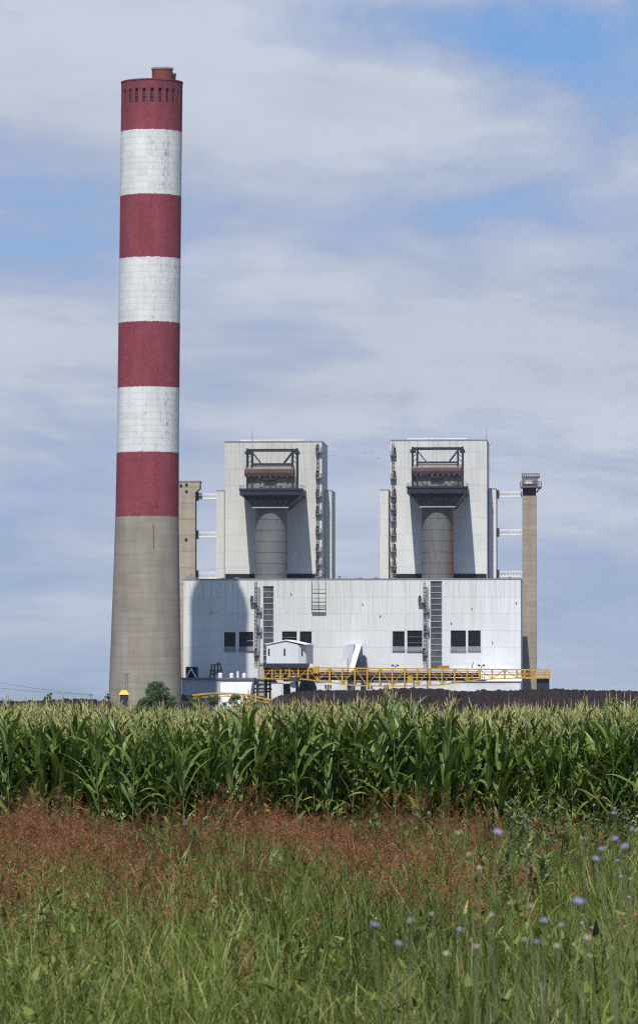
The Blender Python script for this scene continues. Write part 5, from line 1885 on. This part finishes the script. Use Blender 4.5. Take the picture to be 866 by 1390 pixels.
def chicory(label, Y, heads, pale=False, name='chicory_plant'):
    """heads: (px, py, radius m). One branching stem carrying all its heads"""
    pts_ = [W(px, py, Y + dy_) for px, py, r_, dy_ in heads]
    zt_ = max(p[2] for p in pts_)
    bx_ = sum(p[0] for p in pts_) / len(pts_) + random.uniform(-.04, .04)
    g = float(gz(Y))
    o = world_thing(name, label, 'wildflower' if not pale else 'seed head', (bx_, Y, g), 'blue chicory plants' if not pale else 'pale seed heads in the verge')
    m = MB()
    fork = Vector((bx_ + random.uniform(-.02, .02), Y, g + (min(p[2] for p in pts_) - g) * .72))
    sw = random.uniform(-.05, .05)
    m.tube([(bx_, Y, g - .02), (bx_ + (fork.x - bx_) * .33 + sw * .7, Y, g + (fork.z - g) * .33), (bx_ + (fork.x - bx_) * .66 + sw, Y, g + (fork.z - g) * .66), fork], [.0030, .0026, .0021, .0017], 6)
    for p in pts_:
        e = Vector(p)
        mid = fork.lerp(e, .55) + Vector((random.uniform(-.012, .012), 0, -.01))
        m.tube([fork, mid, e - Vector((0, 0, .006))], [.0018, .0015, .0012], 5)
    m.build('stem', M['weed_stem'], o)
    A = []
    for k_ in range(12):
        f_ = random.uniform(.15, .95)
        A.append((bx_ + (fork.x - bx_) * f_, Y, g + (fork.z - g) * f_))
    V, Fq, rn = blades(np.array(A), rng.uniform(.04, .12, 12), rng.uniform(0, 6.28, 12), rng.uniform(.4, 1.1, 12), rng.uniform(0, .8, 12), rng.uniform(.004, .009, 12), 4, rng.uniform(0, 1, 12))
    V -= np.array((bx_, Y, g))
    link('leaves', np_mesh('leaves', V, Fq, [M['weed']], {'rnd': rn}), o)
    for (px, py, r_, dy_), p in zip(heads, pts_):
        r_ = r_ * .62
        c_ = Vector(p)
        if pale:
            mm = MB()
            for _ in range(46):       # a tight ball of scales and bristles
                d = Vector(rng.normal(size=3)).normalized()
                if d.z < -.5:
                    d.z *= -1
                s = d.orthogonal().normalized() * r_ * .3
                mm.add([tuple(c_ + d * r_ * .35 - s), tuple(c_ + d * r_ * .35 + s), tuple(c_ + d * r_ * random.uniform(.85, 1.1) + s * .4), tuple(c_ + d * r_ * random.uniform(.85, 1.1) - s * .4)], [(0, 1, 2, 3)])
            mm.ring(c_.x, c_.y, [(.001, c_.z - r_ * .7), (r_ * .5, c_.z - r_ * .35), (r_ * .62, c_.z), (r_ * .4, c_.z + r_ * .4), (.001, c_.z + r_ * .55)], 10)
            h_ = mm.build('seed_head', random.choice((M['pale'], M['pinkish'])), o)
        else:
            tv = (random.uniform(-.6, .6), -1.0, random.uniform(.9, 3.0))
            h_ = flower_head(c_, r_, tv, None).build('flower', M['chic'], o)
            n_ = Vector(tv).normalized()
            MB().tube([c_, c_ + n_ * r_ * .16, c_ + n_ * r_ * .3], [r_ * .2, r_ * .24, r_ * .08], 8).build('centre', M['chic_c'], h_)
        MB().tube([c_ - Vector((0, 0, r_ * .9)), c_ - Vector((0, 0, r_ * .45)), c_], [r_ * .12, r_ * .3, r_ * .24], 7).build('calyx', M['calyx'], h_)


chicory('chicory with a single large blue flower seen edge on beside the red grass', 11.5, [(675, 1130, .019, 0)])
chicory('tall chicory carrying a cluster of blue flowers at the right', 11, [(816, 1153, .016, 0), (808, 1166, .015, .1), (834, 1139, .014, 0), (848, 1149, .016, -.1)])
chicory('chicory with two blue flowers nearest the right edge', 16, [(833, 1104, .017, 0), (858, 1126, .012, .1)])
chicory('chicory with one soft violet blue bloom below the flower cluster', 9, [(784, 1224, .018, 0)])
chicory('chicory with small distant blue flowers at the right edge', 24, [(842, 1190, .016, 0), (855, 1193, .015, .2), (853, 1218, .015, 0), (838, 1168, .014, 0)])
chicory('low chicory with a deep blue flower in the middle of the grass', 9.2, [(508, 1256, .016, 0)])
chicory('low chicory with a dim blue flower just right of the middle', 9.4, [(541, 1281, .0135, 0)])
chicory('low chicory with two violet blue flowers near the bottom right', 9.4, [(738, 1250, .0135, 0), (728, 1279, .013, .1)])
chicory('chicory with one pale lavender flower low in the grass', 10, [(623, 1262, .010, 0)])
chicory('chicory with tiny blue flowers scattered at the lower right', 20, [(789, 1253, .012, 0), (803, 1259, .011, 0), (778, 1282, .012, 0), (790, 1242, .010, .2)])
PALE = [(622, 1131, 11, .0105, 'tall pale bud on a bare stalk left of the large blue chicory'), (637, 1160, 10.5, .009, 'round pale bud just below the tall pale bud'),
        (651, 1178, 11, .009, 'pale bud leaning right under two other pale buds'), (790, 1138, 13, .009, 'pale bud on a tall stalk left of the chicory cluster'),
        (557, 1250, 9.5, .0105, 'pinkish white seed head in the middle of the grass'), (586, 1241, 10.5, .008, 'small pale seed head right of the pinkish white one'),
        (668, 1242, 10, .0085, 'pale seed head below the large blue chicory'), (720, 1230, 10, .009, 'pale seed head between violet flowers on the right'),
        (761, 1256, 9.5, .0085, 'pale pinkish seed head left of the bottom right corner'), (797, 1273, 9.2, .0105, 'pale pink seed head near the bottom right corner'),
        (756, 1284, 9.4, .009, 'pale seed head low beneath the violet flowers'), (646, 1285, 9.2, .009, 'pale seed head low in the middle right grass'),
        (712, 1276, 9.8, .0085, 'pale seed head between two low violet flowers'), (713, 1108, 12, .008, 'slim pale bud standing before the tall grey weed'),
        (605, 1295, 9, .0105, 'pale seed head nearest the bottom middle'), (690, 1226, 12, .007, 'tiny pale seed head above the lower meadow')]
for (px, py, Y, r_, lab) in PALE:
    chicory(lab, Y, [(px, py, r_, 0)], True, 'seed_head_plant')

# ------------------------------------------------------------------ air
hz_m = bpy.data.materials.new('thin summer haze')
hz_m.use_nodes = True
nt = hz_m.node_tree
nt.nodes.clear()
pv = nt.nodes.new('ShaderNodeVolumePrincipled')
pv.inputs['Color'].default_value = (.80, .87, 1.0, 1)
pv.inputs['Density'].default_value = HAZE if 'HAZE' in globals() else .000014
mo = nt.nodes.new('ShaderNodeOutputMaterial')
nt.links.new(pv.outputs[0], mo.inputs['Volume'])
if True:
    hb = MB().box(-3600, 3600, -100, 6100, -1, 300).build('haze', hz_m)
    tag(hb, None, None, kind='stuff')
